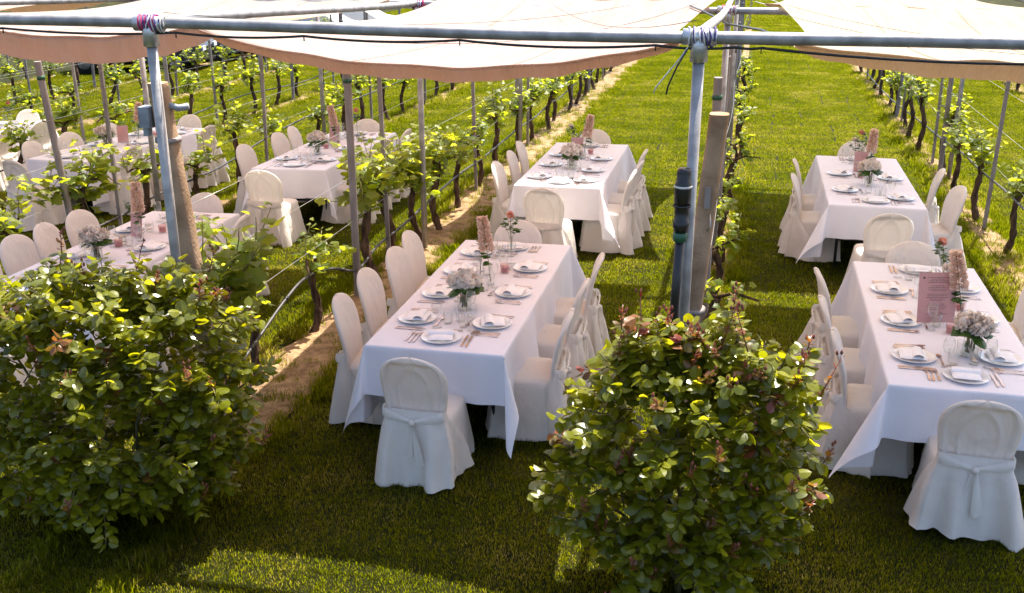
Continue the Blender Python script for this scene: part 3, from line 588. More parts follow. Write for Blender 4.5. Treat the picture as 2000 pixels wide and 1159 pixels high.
def chair_variant(seed):
    random.seed(seed); ph = [U(0, 6.28) for _ in range(10)]; out = {}
    # padded oval back
    zs = list(np.arange(.44, .84, .02)) + [.845, .86, .875, .89, .90, .91, .92, .929, .937, .944, .949, .952]; us = np.linspace(-1, 1, 49)
    def hw(z):
        z = min(z, .9519)
        if z < .74: return .185 + .040 * min(1, max(0, (z - .46) / .26)) ** .7
        return .225 * max(0, 1 - ((z - .74) / .212) ** 2.3) ** .46
    def yc(z): return -.205 - .06 * (z - .44) - .27 * (z - .44) ** 2
    F, Bk = [], []
    for z in zs:
        w = hw(z); r1, r2 = [], []
        for u in us:
            e = max(0, 1 - abs(u) ** 5) ** .5; top = max(0, min(1, (.952 - z) / .06)) ** .5; th = .028 * e * (.35 + .65 * top)
            cv = .022 * (u * w / .225) ** 2
            wr = .004 * noise.noise((u * 3, z * 11, seed)) + .0025 * noise.noise((u * 9, z * 24, seed + 3))
            d = max(abs(u) ** 1.0, 0); rim = 0 if z > .912 else max(0, min(1, (.84 - abs(u)) / .09)) * max(0, min(1, (.912 - z) / .03))
            el = abs(math.hypot(u / .5, (z - .62) / .25) - 1); pl = .013 * math.exp(-(el / .10) ** 2) + .006 * math.exp(-(u / .04) ** 2) * (1 if z < .66 else .3)
            r1.append((u * w, yc(z) + th + cv + wr, z)); r2.append((u * w, yc(z) - th * .9 + cv + .028 * rim - pl * rim + wr, z))
        F.append(r1); Bk.append(r2[::-1])
    mb = MB(); mb.grid([a + b_[1:-1] for a, b_ in zip(F, Bk)], True); out['back_cover'] = mb
    # seat pad and skirt
    N = 64; P = []
    def loop(sc, z, rp, fl):
        r = []
        for i in range(N):
            a = 2 * math.pi * i / N; c, s = math.cos(a), math.sin(a); x = .222 * math.copysign(abs(c) ** .38, c); y = .02 + .222 * math.copysign(abs(s) ** .38, s)
            w = rp * (.6 * math.sin(a * 7 + ph[0] + z * 2) + .5 * math.sin(a * 12 + ph[1] - z * 3) + .4 * math.sin(a * 4 + ph[2]) + .9 * noise.noise((c * 5, s * 5, z * 6 + seed)))
            if y > -.15: k = 1 + fl
            else: k = 1 + fl * .3
            r.append((x * sc * k * (1 + w), (y - .02) * sc * k * (1 + w) + .02, z + (.012 * math.sin(a * 3 + ph[3]) if z < .05 else 0)))
        return r
    for sc, z, rp, fl in ((.02, .485, 0, 0), (.5, .484, 0, 0), (.8, .478, 0, 0), (.95, .466, .002, 0), (1, .447, .004, 0), (1.0, .40, .012, .02), (1.0, .30, .026, .07), (1.0, .2, .040, .12), (1.0, .1, .052, .17), (1.0, .022, .060, .21)): P.append(loop(sc, z, rp, fl))
    out['seat_cover'] = MB().grid(P, True)
    # back skirt from the sash to the ground
    P = []; T = np.linspace(-1, 1, 45)
    for z, wx, yb, ys_, rp in ((.55, .198, -.252, -.205, 0), (.51, .204, -.255, -.195, .002), (.47, .206, -.258, -.18, .004), (.40, .226, -.272, -.13, .012), (.30, .244, -.286, -.06, .020), (.2, .258, -.302, -.02, .028), (.1, .268, -.318, .0, .036), (.016, .276, -.330, .01, .042)):
        row = []
        for t in T:
            q = abs(t); sg = math.copysign(1, t)
            if q < .62: s = q / .62; x = sg * wx * min(1, 1.02 * s ** .92); y = yb + .015 * s ** 4
            else: s = (q - .62) / .38; x = sg * wx * (1 - .0 * s); y = yb + .015 + (ys_ - yb - .015) * s
            w = rp * (.8 * math.sin(t * 9 + ph[4]) + .6 * math.sin(t * 17 + ph[5]) + .4 * math.sin(t * 4 + ph[6]) + .6 * noise.noise((t * 8, z * 5, seed)))
            nx, ny = (0, -1) if q < .62 else (sg, 0)
            row.append((x + nx * w, y + ny * w - (.012 if q < .62 and z < .5 else 0), z + (.02 * math.sin(t * 3 + ph[7]) + .010 if z < .05 else 0)))
        P.append(row)
    out['back_skirt'] = MB().grid(P)
    # sash with knot and tails
    P = []; kz = .475
    for t in np.linspace(-1, 1, 29):
        q = abs(t); sg = math.copysign(1, t); x = sg * .208 * min(1, q / .7) ** .9 if q < .7 else sg * (.208 - .012 * (q - .7) / .3); y = -.275 if q < .62 else -.275 + (q - .62) / .38 * .085
        zc = kz + .06 * min(1, q / .75); w = .014 + .02 * min(1, q / .5)
        P.append([(x, y - .004 - .006 * math.sin(k * 1.3), zc + (k / 3 - .5) * 2 * w) for k in range(4)])
    out['sash'] = MB().grid(P)
    mb = MB(); mb.lathe([(0, -.024), (.016, -.02), (.022, -.004), (.02, .012), (.010, .022), (0, .024)], 10, (0, -.292, kz)); out['sash_knot'] = mb
    tails = MB()
    for s in (-1, 1):
        P = []; L = U(.20, .28); dr = s * U(.01, .05)
        for i in range(9):
            q = i / 8; w = .008 + .026 * q ** .8; P.append([(dr * q + s * .008 + (k / 3 - .5) * 2 * w, -.296 - .012 * math.sin(k * 1.6 + ph[8]) - .018 * q - .006 * s, kz - .01 - L * q - (.02 if i == 8 and k in (1, 2) else 0)) for k in range(4)])
        tails.grid(P)
    out['sash_tails'] = tails
    legs = MB()
    for sx in (-1, 1):
        for y in (-.16, .18): legs.tube([(sx * .17, y, .44), (sx * .18, y * 1.05, 0)], .012, 6)
    out['legs'] = legs
    return {k: v.mesh(k, 'steel_dark' if k == 'legs' else 'chair_linen') for k, v in out.items()}
CH = [chair_variant(400 + i) for i in range(8)]
CHN = [0]
def chair(x, y, rz, label, group):
    t = thing('covered_chair', label, 'chair', group, loc=(x, y, gz(x, y) + .004), rz=rz); t.scale = (U(.98, 1.03), 1, U(.945, .965)); v = CH[CHN[0] % 8]; CHN[0] += 1
    for nm, me in v.items():
        if nm == 'legs': continue
        obj(nm, me, t)
    return t
# ---- tableware meshes (shared)
plate_m = MB().lathe([(0, .004), (.075, .004), (.085, .007), (.135, .018), (.140, .020), (.141, .017), (.086, .002), (.07, 0), (0, 0)], 36).mesh('plate', 'porcelain')
def napkin_mesh():
    mb = MB(); P = []
    for j in range(9):
        y = -.085 + .17 * j / 8; row = []
        for i in range(11): x = -.085 + .17 * i / 10; e = min(1, (1 - abs(x) / .0851) * 8, (1 - abs(y) / .0851) * 8); row.append((x, y, .020 + .012 * max(0, e) ** .5 + .003 * noise.noise((x * 14, y * 14, 2))))
        P.append(row)
    mb.grid(P); P2 = []
    for j in range(13):     # rolled fold across the upper half
        a = math.pi * j / 12; P2.append([(-.086 + .172 * i / 8, .028 + .033 * math.cos(a), .030 + .020 * math.sin(a) + .002 * math.sin(i)) for i in range(9)])
    mb.grid(P2); return mb.mesh('napkin', 'napkin_linen')
napkin_m = napkin_mesh()
def strip(pts, h=.0018):
    """flat piece from a half outline (y, half width, z)"""
    mb = MB(); n = len(pts); vs = []
    for y, w, z in pts: vs += [(-w, y, z), (w, y, z), (w, y, z + h), (-w, y, z + h)]
    fs = [(0, 3, 2, 1), (4 * n - 4, 4 * n - 3, 4 * n - 2, 4 * n - 1)]
    for i in range(n - 1):
        for k in range(4): fs.append((4 * i + k, 4 * i + (k + 1) % 4, 4 * i + 4 + (k + 1) % 4, 4 * i + 4 + k))
    return mb.add(vs, fs)
fk = strip([(-.10, .008, .001), (-.06, .0062, .003), (.0, .0035, .005), (.035, .0042, .004), (.045, .0105, .003), (.055, .0115, .0025)])
for i in range(4): x = -.0092 + .00613 * i; fk.box((x, .075, .006), (.0034, .042, .0016))
fork_m = fk.mesh('fork', 'rose_gold', False)
knife_m = strip([(-.11, .0075, .001), (-.05, .0065, .002), (-.01, .0055, .002), (-.005, .0085, .002), (.06, .009, .002), (.09, .0065, .002), (.105, .001, .002)]).mesh('knife', 'rose_gold', False)
sp = strip([(-.09, .007, .001), (-.03, .004, .004), (.035, .003, .005), (.045, .010, .003), (.06, .0165, .001), (.078, .0155, .001), (.092, .006, .003)]); spoon_m = sp.mesh('spoon', 'rose_gold', False)
wine_m = MB().lathe([(.0, .002), (.034, .002), (.034, .004), (.008, .008), (.0038, .016), (.0036, .085), (.010, .094), (.030, .112), (.037, .138), (.036, .165), (.030, .195), (.0288, .195), (.0345, .165), (.0355, .138), (.029, .114), (.008, .098), (0, .096)], 20).mesh('wine_glass', 'glass')
tumb_m = MB().lathe([(0, .001), (.030, .001), (.033, .006), (.038, .095), (.0368, .095), (.0315, .010), (0, .009)], 20).mesh('tumbler', 'glass')
vase_m = MB().lathe([(0, .001), (.046, .001), (.050, .006), (.052, .07), (.049, .115), (.054, .142), (.0525, .142), (.0470, .115), (.0500, .07), (.048, .010), (0, .008)], 24).mesh('vase', 'glass')
vwater_m = MB().lathe([(0, .0095), (.047, .011), (.0485, .06), (.047, .09), (0, .09)], 24).mesh('water', 'water')
bud_m = MB().lathe([(0, .001), (.030, .001), (.034, .008), (.034, .075), (.020, .105), (.015, .15), (.019, .172), (.0178, .172), (.0135, .15), (.018, .104), (.032, .073), (.031, .011), (0, .009)], 20).mesh('vase', 'glass')
pinkg_m = MB().lathe([(0, .001), (.030, .001), (.035, .005), (.039, .07), (.0375, .07), (.033, .009), (0, .008)], 20).mesh('candle_glass', 'glass_pink')
candle_m = MB().lathe([(0, .01), (.030, .011), (.0335, .045), (0, .045)], 16).mesh('candle', 'petal_blush')
def petals(mb, c, rad, n, size, flat=.8, up=None):
    for i in range(n):
        z = 1 - (i + .5) / n * (1 + flat); z = max(-1, z); a = i * 2.39996; s = math.sqrt(max(0, 1 - z * z)); d = Vector((s * math.cos(a), s * math.sin(a), z))
        p = Vector(c) + d * rad * U(.8, 1.05); t = (d.orthogonal() + Vector((U(-.4, .4), U(-.4, .4), U(-.4, .4))) + d * .7).normalized()
        put_leaf(mb, 'round', frame(p - t * size * .4, t, U(-1.5, 1.5)), size * U(.7, 1.2))
def flower(name, seed):
    """parts of one cut flower or posy, root at the vase bottom"""
    random.seed(seed); pet, st, lf = MB(), MB(), MB(); res = []
    if name == 'posy':
        for k in range(7):
            a = k * 2.4; r = .0 if k == 0 else .064; c = Vector((r * math.cos(a), r * math.sin(a), .205 + (.02 if k == 0 else U(-.02, .01))))
            petals(pet, c, .044, 60, .036); st.tube([(c.x * .3 * math.cos(3), c.y * .3, .014), (c.x * .35, c.y * .35, .12), tuple(c)], .0025, 5)
        for k in range(15):
            a = k * 2.4 + U(-.3, .3); d = Vector((math.cos(a), math.sin(a), U(-.55, .25))).normalized(); b0 = Vector((.035 * math.cos(a), .035 * math.sin(a), U(.145, .185))); put_leaf(lf, 'oval', frame(b0, d, U(-.5, .5)), U(.075, .115))
            st.tube([(b0.x * .4, b0.y * .4, .02), tuple(b0)], .002, 4)
        for k in range(6):
            a = U(0, 6.28); put_leaf(lf, 'lance', frame(Vector((.025 * math.cos(a), .025 * math.sin(a), U(.05, .11))), Vector((math.cos(a) * .2, math.sin(a) * .2, -1)), U(-1, 1)), U(.04, .06))
        pm = 'petal_white'
    elif name == 'spike':
        lx, ly = U(-.25, .25), U(-.2, .1); base = Vector((lx * .15, ly * .15, .17)); tip = Vector((lx * .55, ly * .55, .49))
        st.tube([(0, 0, .014), tuple(base), tuple(tip)], .003, 5); d = (tip - base).normalized()
        for i in range(430):
            q = (i / 430); c = base.lerp(tip, .22 + .78 * q); r = .052 * (1 - .60 * q ** 1.5) + .004; a = i * 2.39996; o = d.orthogonal().normalized(); o = Matrix.Rotation(a, 3, d) @ o
            put_leaf(pet, 'round', frame(c + o * r * .55, (o + d * .4).normalized(), U(-1.5, 1.5)), U(.016, .034))
        for k in range(7): a = U(0, 6.28); put_leaf(lf, 'oval', frame(base + d * U(-.03, .06), Vector((math.cos(a), math.sin(a), U(-.1, .5))).normalized(), U(-.6, .6)), U(.05, .08))
        pm = 'petal_peach'
    else:
        c = Vector((U(-.05, .07), U(-.04, .04), U(.34, .40))); st.tube([(0, 0, .012), (c.x * .3, c.y * .3, .17), tuple(c)], .0025, 5); petals(pet, c, .022, 44, .030)
        for s in range(4):
            a = U(0, 6.28); tip = Vector((.09 * math.cos(a), .09 * math.sin(a), U(.26, .38))); st.tube([(0, 0, .012), (tip.x * .15, tip.y * .15, .17), tuple(tip)], .0016, 4)
            for k in range(9):
                q = .45 + .55 * k / 8; pnt = Vector((0, 0, .17)).lerp(tip, q); b2 = U(0, 6.28); put_leaf(lf, 'oval', frame(pnt, Vector((math.cos(b2), math.sin(b2), U(0, .6))).normalized(), U(-.6, .6)), U(.03, .055))
        pm = 'petal_coral' if name == 'coral' else 'petal_white'
    return [('bloom', pet.mesh('bloom', pm, False)), ('stem', st.mesh('stem', 'green_cane')), ('leaves', lf.mesh('leaves', 'posy_leaf', False))]
FL = {k: [flower(k, s + 500) for s in range(3)] for k in ('posy', 'spike', 'coral', 'bud')}
PETALN = {'posy': ('flower_posy', 'creamy white posy with dark leaves in glass vase, %s', 'flowers'), 'spike': ('flower_spike', 'tall peach flower spike in a bud vase on the %s', 'flower'), 'coral': ('coral_flower', 'coral bloom with green sprigs in a bud vase on the %s', 'flower'), 'bud': ('cream_flower', 'cream bud with leafy sprigs in a bud vase on the %s', 'flower')}

TABLES = [  # key, centre x, y, rotation, name for labels, end name, left side name, right side name, left ys, right ys, near head out, far head
    ('T1', -1.92, 7.64, 0, 'rose bush table', 'bush end', 'soil strip side', 'pipe fitting side', [-.80, -.22, .38, .93], [-.80, -.10, .56], .19),
    ('T2', -1.98, 12.66, 0, 'second rose lane table', 'bush end', 'soil strip side', 'pipe fitting side', [-.92, -.20, .44], [-1.02, -.45, .26], .50),
    ('T3', 1.38, 12.48, 0, 'table past menu table', 'bush end', 'pipe fitting side', 'sagging hose side', [-.68, .20], [-.95, .05], .58),
    ('T4', 1.46, 7.70, 0, 'pink menu table', 'bush end', 'pipe fitting side', 'sagging hose side', [-.86, -.16, .56], [-.78, .0, .72], .18),
    ('T5', -5.38, 13.2, 0, 'second clamp post table', 'bush end', 'outer side', 'soil strip side', [-.75, .25, .8], [-.8, 0, .75], .50),
    ('T7', -5.42, 8.28, 0, 'clamp post table', 'bush end', 'outer side', 'soil strip side', [-.80, -.32, .14, .58], [-.75, .0, .75], .35),
    ('T6', -8.55, 13.45, R(-8), 'slim card table', 'bush end', 'outer side', 'inner side', [-.95, -.25, .6], [-.85, .0, .8], .45),
    ('T8', -11.45, 13.85, 0, 'outermost vineyard table', 'bush end', 'outer side', 'inner side', [-.7, .1, .8], [-.62, -.2, .65], .40)]
TL, TW = 2.68, .95
ordn = ['first', 'second', 'third', 'fourth']
CORN = {'T1': {(-1, -1): (.22, .12), (1, -1): (.26, -.14), (-1, 1): (.3, .1), (1, 1): (.4, .1)}, 'T4': {(-1, -1): (.46, .20), (1, -1): (.3, .1), (-1, 1): (.3, .1), (1, 1): (.4, .1)}, 'T3': {(-1, -1): (.42, .18), (1, -1): (.3, .1), (-1, 1): (.3, .1), (1, 1): (.4, .1)}, 'T2': {(-1, -1): (.22, .1), (1, -1): (.36, .16), (-1, 1): (.3, .1), (1, 1): (.4, .1)}}
board_m = MB().box((0, 0, TOP - .024), (TW - .01, TL - .01, .034)).mesh('table_top', 'table_board', False)
tleg_m = MB().tube([(0, 0, 0), (0, 0, TOP - .042)], .016, 8).mesh('leg', 'steel_dark')
tbar_m = MB().tube([(-.33, 0, .30), (.33, 0, .30)], .012, 8).mesh('stretcher', 'steel_dark')
for ti, (key, cx, cy, rot, tn, en, ls, rs, ly, ry, nout) in enumerate(TABLES):
    random.seed(600 + ti)
    gx = (gz(cx + .5, cy) - gz(cx - .5, cy)); gy = (gz(cx, cy + .5) - gz(cx, cy - .5))
    T = Matrix.Translation((cx, cy, gz(cx, cy))) @ Matrix.Rotation(math.atan(gy), 4, 'X') @ Matrix.Rotation(-math.atan(gx), 4, 'Y') @ Matrix.Rotation(rot, 4, 'Z')
    t = thing('banquet_table', 'long folding table under white linen, the %s' % tn, 'table', 'banquet tables', M=T)
    obj('table_top', board_m, t)
    for sx in (-1, 1):
        for sy in (-1, 1): obj('leg', tleg_m, t, loc=(sx * .34, sy * 1.05, 0))
    for sy in (-1, 1): obj('stretcher', tbar_m, t, loc=(0, sy * 1.05, 0))
    corner = CORN.get(key, {(sx, sy): (U(.25, .4), U(-.15, .15)) for sx in (-1, 1) for sy in (-1, 1)})
    tag(obj('tablecloth', cloth_mesh(TL, TW, .58, .36, corner, 70 + ti), M=T @ Matrix.Translation((0, 0, TOP))), 'white linen cloth with hanging corners over the %s' % tn, 'tablecloth', 'white tablecloths')
    def put(name, data, x, y, rz, label, cat, group, z=.002, Mx=None):
        M = T @ Matrix.Translation((x, y, TOP + z)) @ Matrix.Rotation(rz, 4, 'Z')
        if Mx: M = M @ Mx
        return tag(obj(name, data, M=M), label, cat, group)
    seats = [('near', 0, -TL / 2, 0)] + [('far', 0, TL / 2, math.pi)] + [('left', -TW / 2, y, -math.pi / 2) for y in ly] + [('right', TW / 2, y, math.pi / 2) for y in ry]
    cnt = {'left': 0, 'right': 0}
    for side, x, y, rz in seats:
        if side in cnt:
            sl = '%s seat from %s, %s, %s' % (ordn[cnt[side]], en, ls if side == 'left' else rs, tn); cnt[side] += 1
        else: sl = 'head seat, %s, %s' % (en if side == 'near' else 'field end', tn)
        sl = sl.replace('the the', 'the')
        out = {'near': nout, 'far': -.12, 'left': .12 if key in ('T1', 'T5', 'T7') else .04, 'right': .07}[side] + U(-.03, .03)
        fx, fy = -math.sin(rz), math.cos(rz)     # the way the sitter looks
        wp = T @ Vector((x - fx * out, y - fy * out, 0))
        extra = 0
        if key == 'T3' and side == 'right': extra = .22 if y < -.5 else .0; wp.x += .05 if y < -.5 else 0
        chair(wp.x, wp.y, rz + rot + U(-.11, .11) + extra, 'white covered chair, ' + sl, 'covered chairs')
        # place setting: origin at the plate, +Y away from the sitter
        px, py = x + fx * .20, y + fy * .20; rt = (math.cos(rz), math.sin(rz)); j = U(-.05, .05)
        def at(dx, dy): return px + rt[0] * dx + fx * dy, py + rt[1] * dx + fy * dy
        ws = sl.split(', '); short = sl
        put('plate', plate_m, px, py, rz, 'round white plate, ' + short, 'plate', 'plates', .004)
        put('napkin', napkin_m, *at(U(-.008, .008), U(-.008, .008)), rz + j + (0 if random.random() < .7 else .25), 'folded white napkin, ' + short, 'napkin', 'napkins', .006)
        for k, dx in enumerate((-.168, -.197, -.226)): put('fork', fork_m, *at(dx, U(-.012, .012)), rz + U(-.05, .05), ('inner', 'middle', 'outer')[k] + ' rose gold fork, ' + short, 'fork', 'forks', .005)
        for k, dx in enumerate((.168, .20)): put('knife', knife_m, *at(dx, U(-.012, .012)), rz + U(-.05, .05), ('inner', 'outer')[k] + ' rose gold knife, ' + short, 'knife', 'knives', .005)
        put('spoon', spoon_m, *at(U(-.02, .02), .168), rz + math.pi / 2 + U(-.06, .06), 'rose gold dessert spoon, ' + short, 'spoon', 'spoons', .005)
        if side in ('left', 'right'):
            g1, g2 = at(.13 + U(-.01, .01), .185), at(.045 + U(-.02, .02), .235)
        else: g1, g2 = at(.17, .20), at(.09, .25)
        put('wine_glass', wine_m, *g1, 0, 'clear wine glass, ' + short, 'glass', 'wine glasses', .004)
        put('tumbler', tumb_m, *g2, 0, 'clear water tumbler, ' + short, 'glass', 'water tumblers', .004)
    # centre pieces
    def cutflower(kind, x, y, rz, sc=1.0):
        nm, lb, ct = PETALN[kind]; M = T @ Matrix.Translation((x, y, TOP + .006)) @ Matrix.Rotation(rz, 4, 'Z') @ Matrix.Scale(sc, 4)
        f = thing(nm, lb % tn, ct, 'table flowers', M=M)
        for p, me in random.choice(FL[kind]): obj(p, me, f)
    oy = {'T1': -.52, 'T4': -.74, 'T3': -.35, 'T2': -.35}.get(key, -.4)
    ox = {'T4': .09}.get(key, 0)
    v = put('vase', vase_m, ox, oy, 0, 'round glass vase holding the white posy, %s' % tn, 'vase', 'glass vases', .004); obj('water', vwater_m, v)
    cutflower('posy', ox, oy, U(0, 6), 1.12)
    put('bud_vase', bud_m, ox + .05, oy + .62, 0, 'narrow glass bud vase with peach spike, %s' % tn, 'vase', 'glass vases', .004); cutflower('spike', ox + .05, oy + .62, {'T4': 2.6}.get(key, U(0, 6)), 1.08)
    put('bud_vase', bud_m, ox - .08, oy + .80, 0, 'narrow glass bud vase with cream bud, %s' % tn, 'vase', 'glass vases', .004); cutflower('bud', ox - .08, oy + .80, U(0, 6))
    put('bud_vase', bud_m, ox + .04, min(oy + 1.42, .98), 0, 'narrow glass bud vase with coral flower, %s' % tn, 'vase', 'glass vases', .004); cutflower('coral', ox + .04, min(oy + 1.42, .98), U(0, 6))
    c = put('candle_glass', pinkg_m, ox + .09, oy + .95, 0, 'small pink candle glass on the %s' % tn, 'candle', 'pink candle glasses', .004); obj('candle', candle_m, c)
    c = put('candle_glass', pinkg_m, ox - .05, oy + .42, 0, 'small pink candle glass beside the posy, %s' % tn, 'candle', 'pink candle glasses', .004); obj('candle', candle_m, c)
    if key != 'T1':
        w, h = (.27, .36) if key in ('T4',) else (.15, .24)
        mx, my, rz = {'T4': (-.04, -.16, R(14)), 'T6': (.05, -.1, R(25))}.get(key, (-.04, .30, U(-.4, .4)))
        M = T @ Matrix.Translation((mx, my, TOP + .005)) @ Matrix.Rotation(rz, 4, 'Z') @ Matrix.Rotation(R(-9), 4, 'X')
        c = thing('menu_card', ('large' if key == 'T4' else 'small') + ' pink menu card standing on the ' + tn, 'menu', 'pink menu cards', M=M)
        MB().box((0, 0, h / 2 + .012), (w, .003, h)).build('sheet', 'acrylic_pink', c, smooth=False)
        MB().box((0, .02, .008), (w * .5, .07, .014)).build('stand', 'glass', c, smooth=False)
        if key == 'T4':
            mb = MB()
            for i in range(24):
                z = h * .90 - i * h * .033
                if i in (4, 9, 15, 20): continue
                L = U(.25, .62) * w * .5; x = -L
                while x < L:
                    ww = min(U(.006, .02), L - x + .004); mb.box((x + ww / 2, -.0026, z + .012), (ww, .001, U(.0022, .0036))); x += ww + .004
            mb.build('printed_lines', 'print_dark', c, smooth=False)
            MB().tube([(-w * .37, -.0018, h * .93), (-w * .37, -.0032, h * .93)], .008, 12).build('printed_dot', 'print_dark', c, smooth=False)

# ------------------------------------------------------------------ rose bushes
def rose_bush(base, lobes, nsprig, label, seed, copper):
    lobes = [tuple(list(l[:2]) + [l[2]] + [l[3] * .92]) for l in lobes]
    random.seed(seed); t = thing('rose_bush', label, 'rose bush', 'rose bushes at the row ends', loc=base)
    LM = [MB().add(*LEAF['round'][i], a=a).mesh('leaf', 'rose_leaf') for i in range(4) for a in (.15, .5, .9)] + [MB().add(*LEAF['oval'][i], a=a).mesh('leaf', 'rose_leaf') for i in range(4) for a in (.3, .75)]
    CM = [MB().add(*LEAF['oval'][i], a=a).mesh('leaf', 'rose_copper') for i in range(4) for a in (.1, .5, .9)]
    canes = []; leaves = []; tips = []
    tot = sum(l[3] ** 2 for l in lobes)
    for (lx, ly, lz, r, rz) in [(l[0], l[1], l[2], l[3], l[4] if len(l) > 4 else 1) for l in lobes]:
        n = max(4, int(nsprig * r * r / tot))
        for i in range(n):
            z = U(-.7, 1); a = U(0, 6.2832); s = math.sqrt(max(0, 1 - z * z)); d = Vector((s * math.cos(a), s * math.sin(a), z))
            k = r * (1 + .42 * noise.noise((d.x * 2.6 + seed, d.y * 2.6 + lx * 3, d.z * 2.6)) + U(-.14, .20))
            c0 = Vector((lx, ly, lz)); o = c0 + Vector((d.x * k, d.y * k, d.z * k * rz)) + Vector((0, 0, U(0, .06)))
            if o.z < .08: continue
            if any((o - Vector(m_[:3])).length < m_[3] * .70 for m_ in lobes if m_[:3] != (lx, ly, lz)): continue
            st0 = c0.lerp(o, .35); md = st0.lerp(o, .55) + Vector((U(-.03, .03), U(-.03, .03), U(.0, .05))); canes.append((st0, md, o)); L = (o - st0).length
            nl = int(11 + L * 58); copp = random.random() < copper
            for q in range(nl):
                f = q / (nl - 1); f = f ** .8; p = (st0.lerp(md, f / .55) if f < .55 else md.lerp(o, (f - .55) / .45)); dv = (o - md).normalized() if f >= .55 else (md - st0).normalized()
                b2 = q * 2.4 + U(-.6, .6); sd = Matrix.Rotation(b2, 3, dv) @ dv.orthogonal().normalized()
                ld = (sd + dv * U(.1, .8)); ld.z = ld.z * .5 - U(-.10, .22); ld.normalize()
                leaves.append((p + sd * .015, ld, random.gauss(0, .45), U(.047, .084) * (1 - .40 * max(0, f - .6)), d * (.3 + .7 * f), copp and f > .66 and o.z > .8))
            if random.random() < .20 + copper: tips.append((o, (o - md).normalized()))
    # the 300 leaves that show largest become parts of their own; the rest one mesh
    V = Vector((0, 0, 3.5)) - Vector(base)
    def score(lf): return (lf[0] - V).length - .9 * lf[4].dot((V - lf[0]).normalized()) * .6 - lf[3] * 4 + U(0, .15)
    order = sorted(leaves, key=score); vis, rest = order[:300], order[300:]
    for p, ld, roll, sz, d, cp in vis:
        me = random.choice(CM if cp else LM)
        o = obj('leaf', me, t); M = frame(p, ld, roll) @ Matrix.Scale(sz, 4); o.matrix_local = M
    mb, mc = MB(), MB()
    for p, ld, roll, sz, d, cp in rest:
        put_leaf(mc if cp else mb, 'oval' if random.random() < .65 else 'round', frame(p, ld, roll), sz, random.random())
    tag(mb.build('foliage', 'rose_leaf', t), kind='stuff')
    if mc.v: tag(mc.build('young_foliage', 'rose_copper', t), kind='stuff')
    st = MB()
    for a, m_, b_ in canes: st.tube([a, m_, b_], [.0045, .0035, .002], 4, False)
    tag(st.build('twigs', 'rose_cane', t), kind='stuff')
    for i in range(16):
        a = U(0, 6.28); l = random.choice(lobes); tip = Vector((l[0], l[1], l[2])) + Vector((math.cos(a) * l[3] * .6, math.sin(a) * l[3] * .6, l[3] * U(-.2, .7))); b0 = Vector((U(-.08, .08), U(-.08, .08), -.03)); mid = b0.lerp(tip, .5) + Vector((U(-.1, .1), U(-.1, .1), .12))
        MB().tube([b0, b0.lerp(mid, .5) + Vector((0, 0, .05)), mid, mid.lerp(tip, .5) + Vector((0, 0, .04)), tip], [.013, .011, .009, .007, .004], 6).build('cane', 'rose_cane', t)
    # red young shoots with buds standing clear of the leaves
    random.shuffle(tips)
    for i, (o, d) in enumerate(tips[:70]):
        tall = i < 12 and o.z > 1.2
        dv = (d * .5 + Vector((U(-.3, .3), U(-.3, .3), 1))).normalized(); L = U(.16, .30) if tall else U(.05, .13); sh, lf = MB(), MB(); pts = [o - dv * .05, o + dv * L * .4, o + dv * L]; sh.tube(pts, [.004, .0035, .002], 5)
        for q in range(9):
            f = q / 8; p = o.lerp(pts[2], f); b2 = q * 2.4; sd = Matrix.Rotation(b2, 3, dv) @ dv.orthogonal().normalized(); put_leaf(lf, 'oval' if f < .6 else 'lance', frame(p, (sd + dv * (.5 + f)).normalized(), U(-.8, .8)), U(.03, .058) * (1 - .3 * f), min(1, max(0, .15 + .8 * f + U(-.2, .2))))
        s_ = sh.build('young_shoot', 'rose_red_stem', t); lf.build('young_leaves', 'rose_copper', s_)
        for k in range(random.choice((1, 2, 3))):
            p = pts[2] + Vector((U(-.03, .03), U(-.03, .03), U(-.01, .03))); b_ = MB().tube([pts[2] - dv * .02, p], .0015, 4); b_.lathe([(0, -.002), (.006, .002), (.008, .010), (.005, .018), (0, .026)], 7, tuple(p)); b_.build('bud', 'rose_red_stem', s_)
    return t
rose_bush((-3.58, 5.22, gz(-3.5, 5.2)), [(-.02, 0, 1.05, .58), (-.52, -.05, .95, .48), (.42, .05, 1.02, .44), (-.30, .1, 1.24, .36), (.12, .0, 1.20, .36), (0, -.1, .55, .60), (-.78, 0, 1.10, .38), (.58, .1, .72, .34), (-.45, -.1, .45, .46), (.34, .25, 1.28, .3), (.35, -.05, .42, .42), (-.85, .05, .6, .36), (-.1, -.1, .3, .45), (-.5, -.05, .3, .4), (.3, 0, .3, .4), (-.95, 0, .3, .35)], 640, 'dark green rose bush with maroon shoots by the clamp box post', 31, .05)
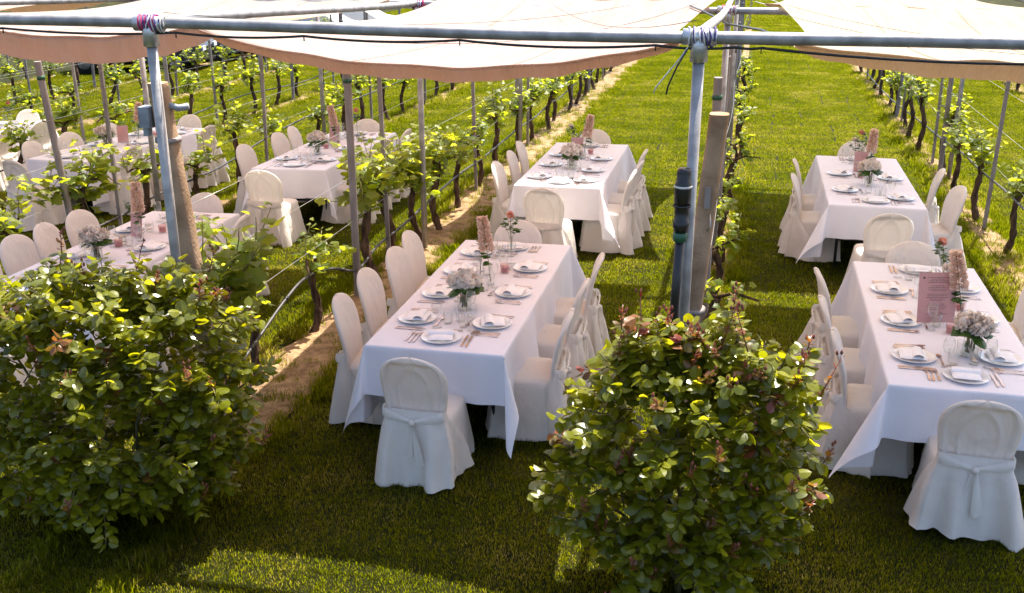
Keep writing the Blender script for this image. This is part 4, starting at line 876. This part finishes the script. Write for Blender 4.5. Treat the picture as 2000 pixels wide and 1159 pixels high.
rose_bush((-.14, 5.02, gz(-.1, 5)), [(0, 0, 1.0, .46), (.27, .02, 1.18, .38), (-.28, 0, 1.05, .40), (-.16, .05, 1.20, .32), (.16, .06, 1.22, .30), (0, 0, .55, .46), (.28, -.05, .72, .38), (-.42, -.02, .66, .34), (.0, .08, 1.34, .20), (-.58, .0, .50, .26), (.36, 0, .95, .34), (0, -.05, .32, .42), (-.3, 0, .34, .36), (.25, 0, .35, .36)], 430, 'glossy rose bush with coppery young leaves below the black fitting post', 57, .07)

# ------------------------------------------------------------------ far end: parked cars and a white marquee
def car(x, y, rz, mat, label):
    t = thing('parked_car', label, 'car', 'cars parked beyond the vines', loc=(x, y, gz(x, y)), rz=rz)
    prof = [(-2.15, .35), (-2.2, .62), (-2.1, .86), (-1.25, .95), (-.75, 1.40), (-.3, 1.47), (.75, 1.45), (1.45, 1.05), (2.0, .98), (2.15, .75), (2.12, .35)]
    P = [[(px * (1 - .02 * abs(s)), s * (.86 - (.16 if pz_ > 1.1 else 0)), pz_) for px, pz_ in prof] for s in (-1, -.55, 0, .55, 1)]
    mb = MB().grid(P); n = len(prof)
    for k, s in ((0, -1), (4, 1)): mb.add(P[k], [tuple(range(n)) if s < 0 else tuple(range(n))[::-1]])
    edge_split_mesh(mb.build('body', mat, t), 35)
    for s in (-1, 1):
        MB().add([(-.95, s * .80, 1.02), (1.2, s * .80, 1.02), (.66, s * .712, 1.38), (-.62, s * .712, 1.38)], [(0, 1, 2, 3)]).build('window', 'car_glass', t, smooth=False)
        for wx in (-1.35, 1.3): w = MB().tube([(wx, s * .70, .32), (wx, s * .90, .32)], .32, 18).build('wheel', 'tyre', t); MB().tube([(wx, s * .895, .32), (wx, s * .91, .32)], .19, 14).build('rim', 'galvanised', w)
    for sgn in (-1, 1):
        MB().box((2.13, sgn * .6, .72), (.06, .3, .12)).build('headlight', 'porcelain', t, smooth=False)
car(-18.0, 29.6, R(12), 'car_black', 'black parked car seen between the vines')
car(-18.2, 32.3, R(10), 'car_grey', 'dark grey parked car behind the black one')
car(-18.5, 35.0, R(14), 'car_black', 'black parked car standing furthest off')
car(-14.6, 34.2, R(8), 'tent_white', 'white parked car standing beside the dark ones')
car(-14.3, 37.0, R(8), 'tent_white', 'second white parked car at the end of the line')
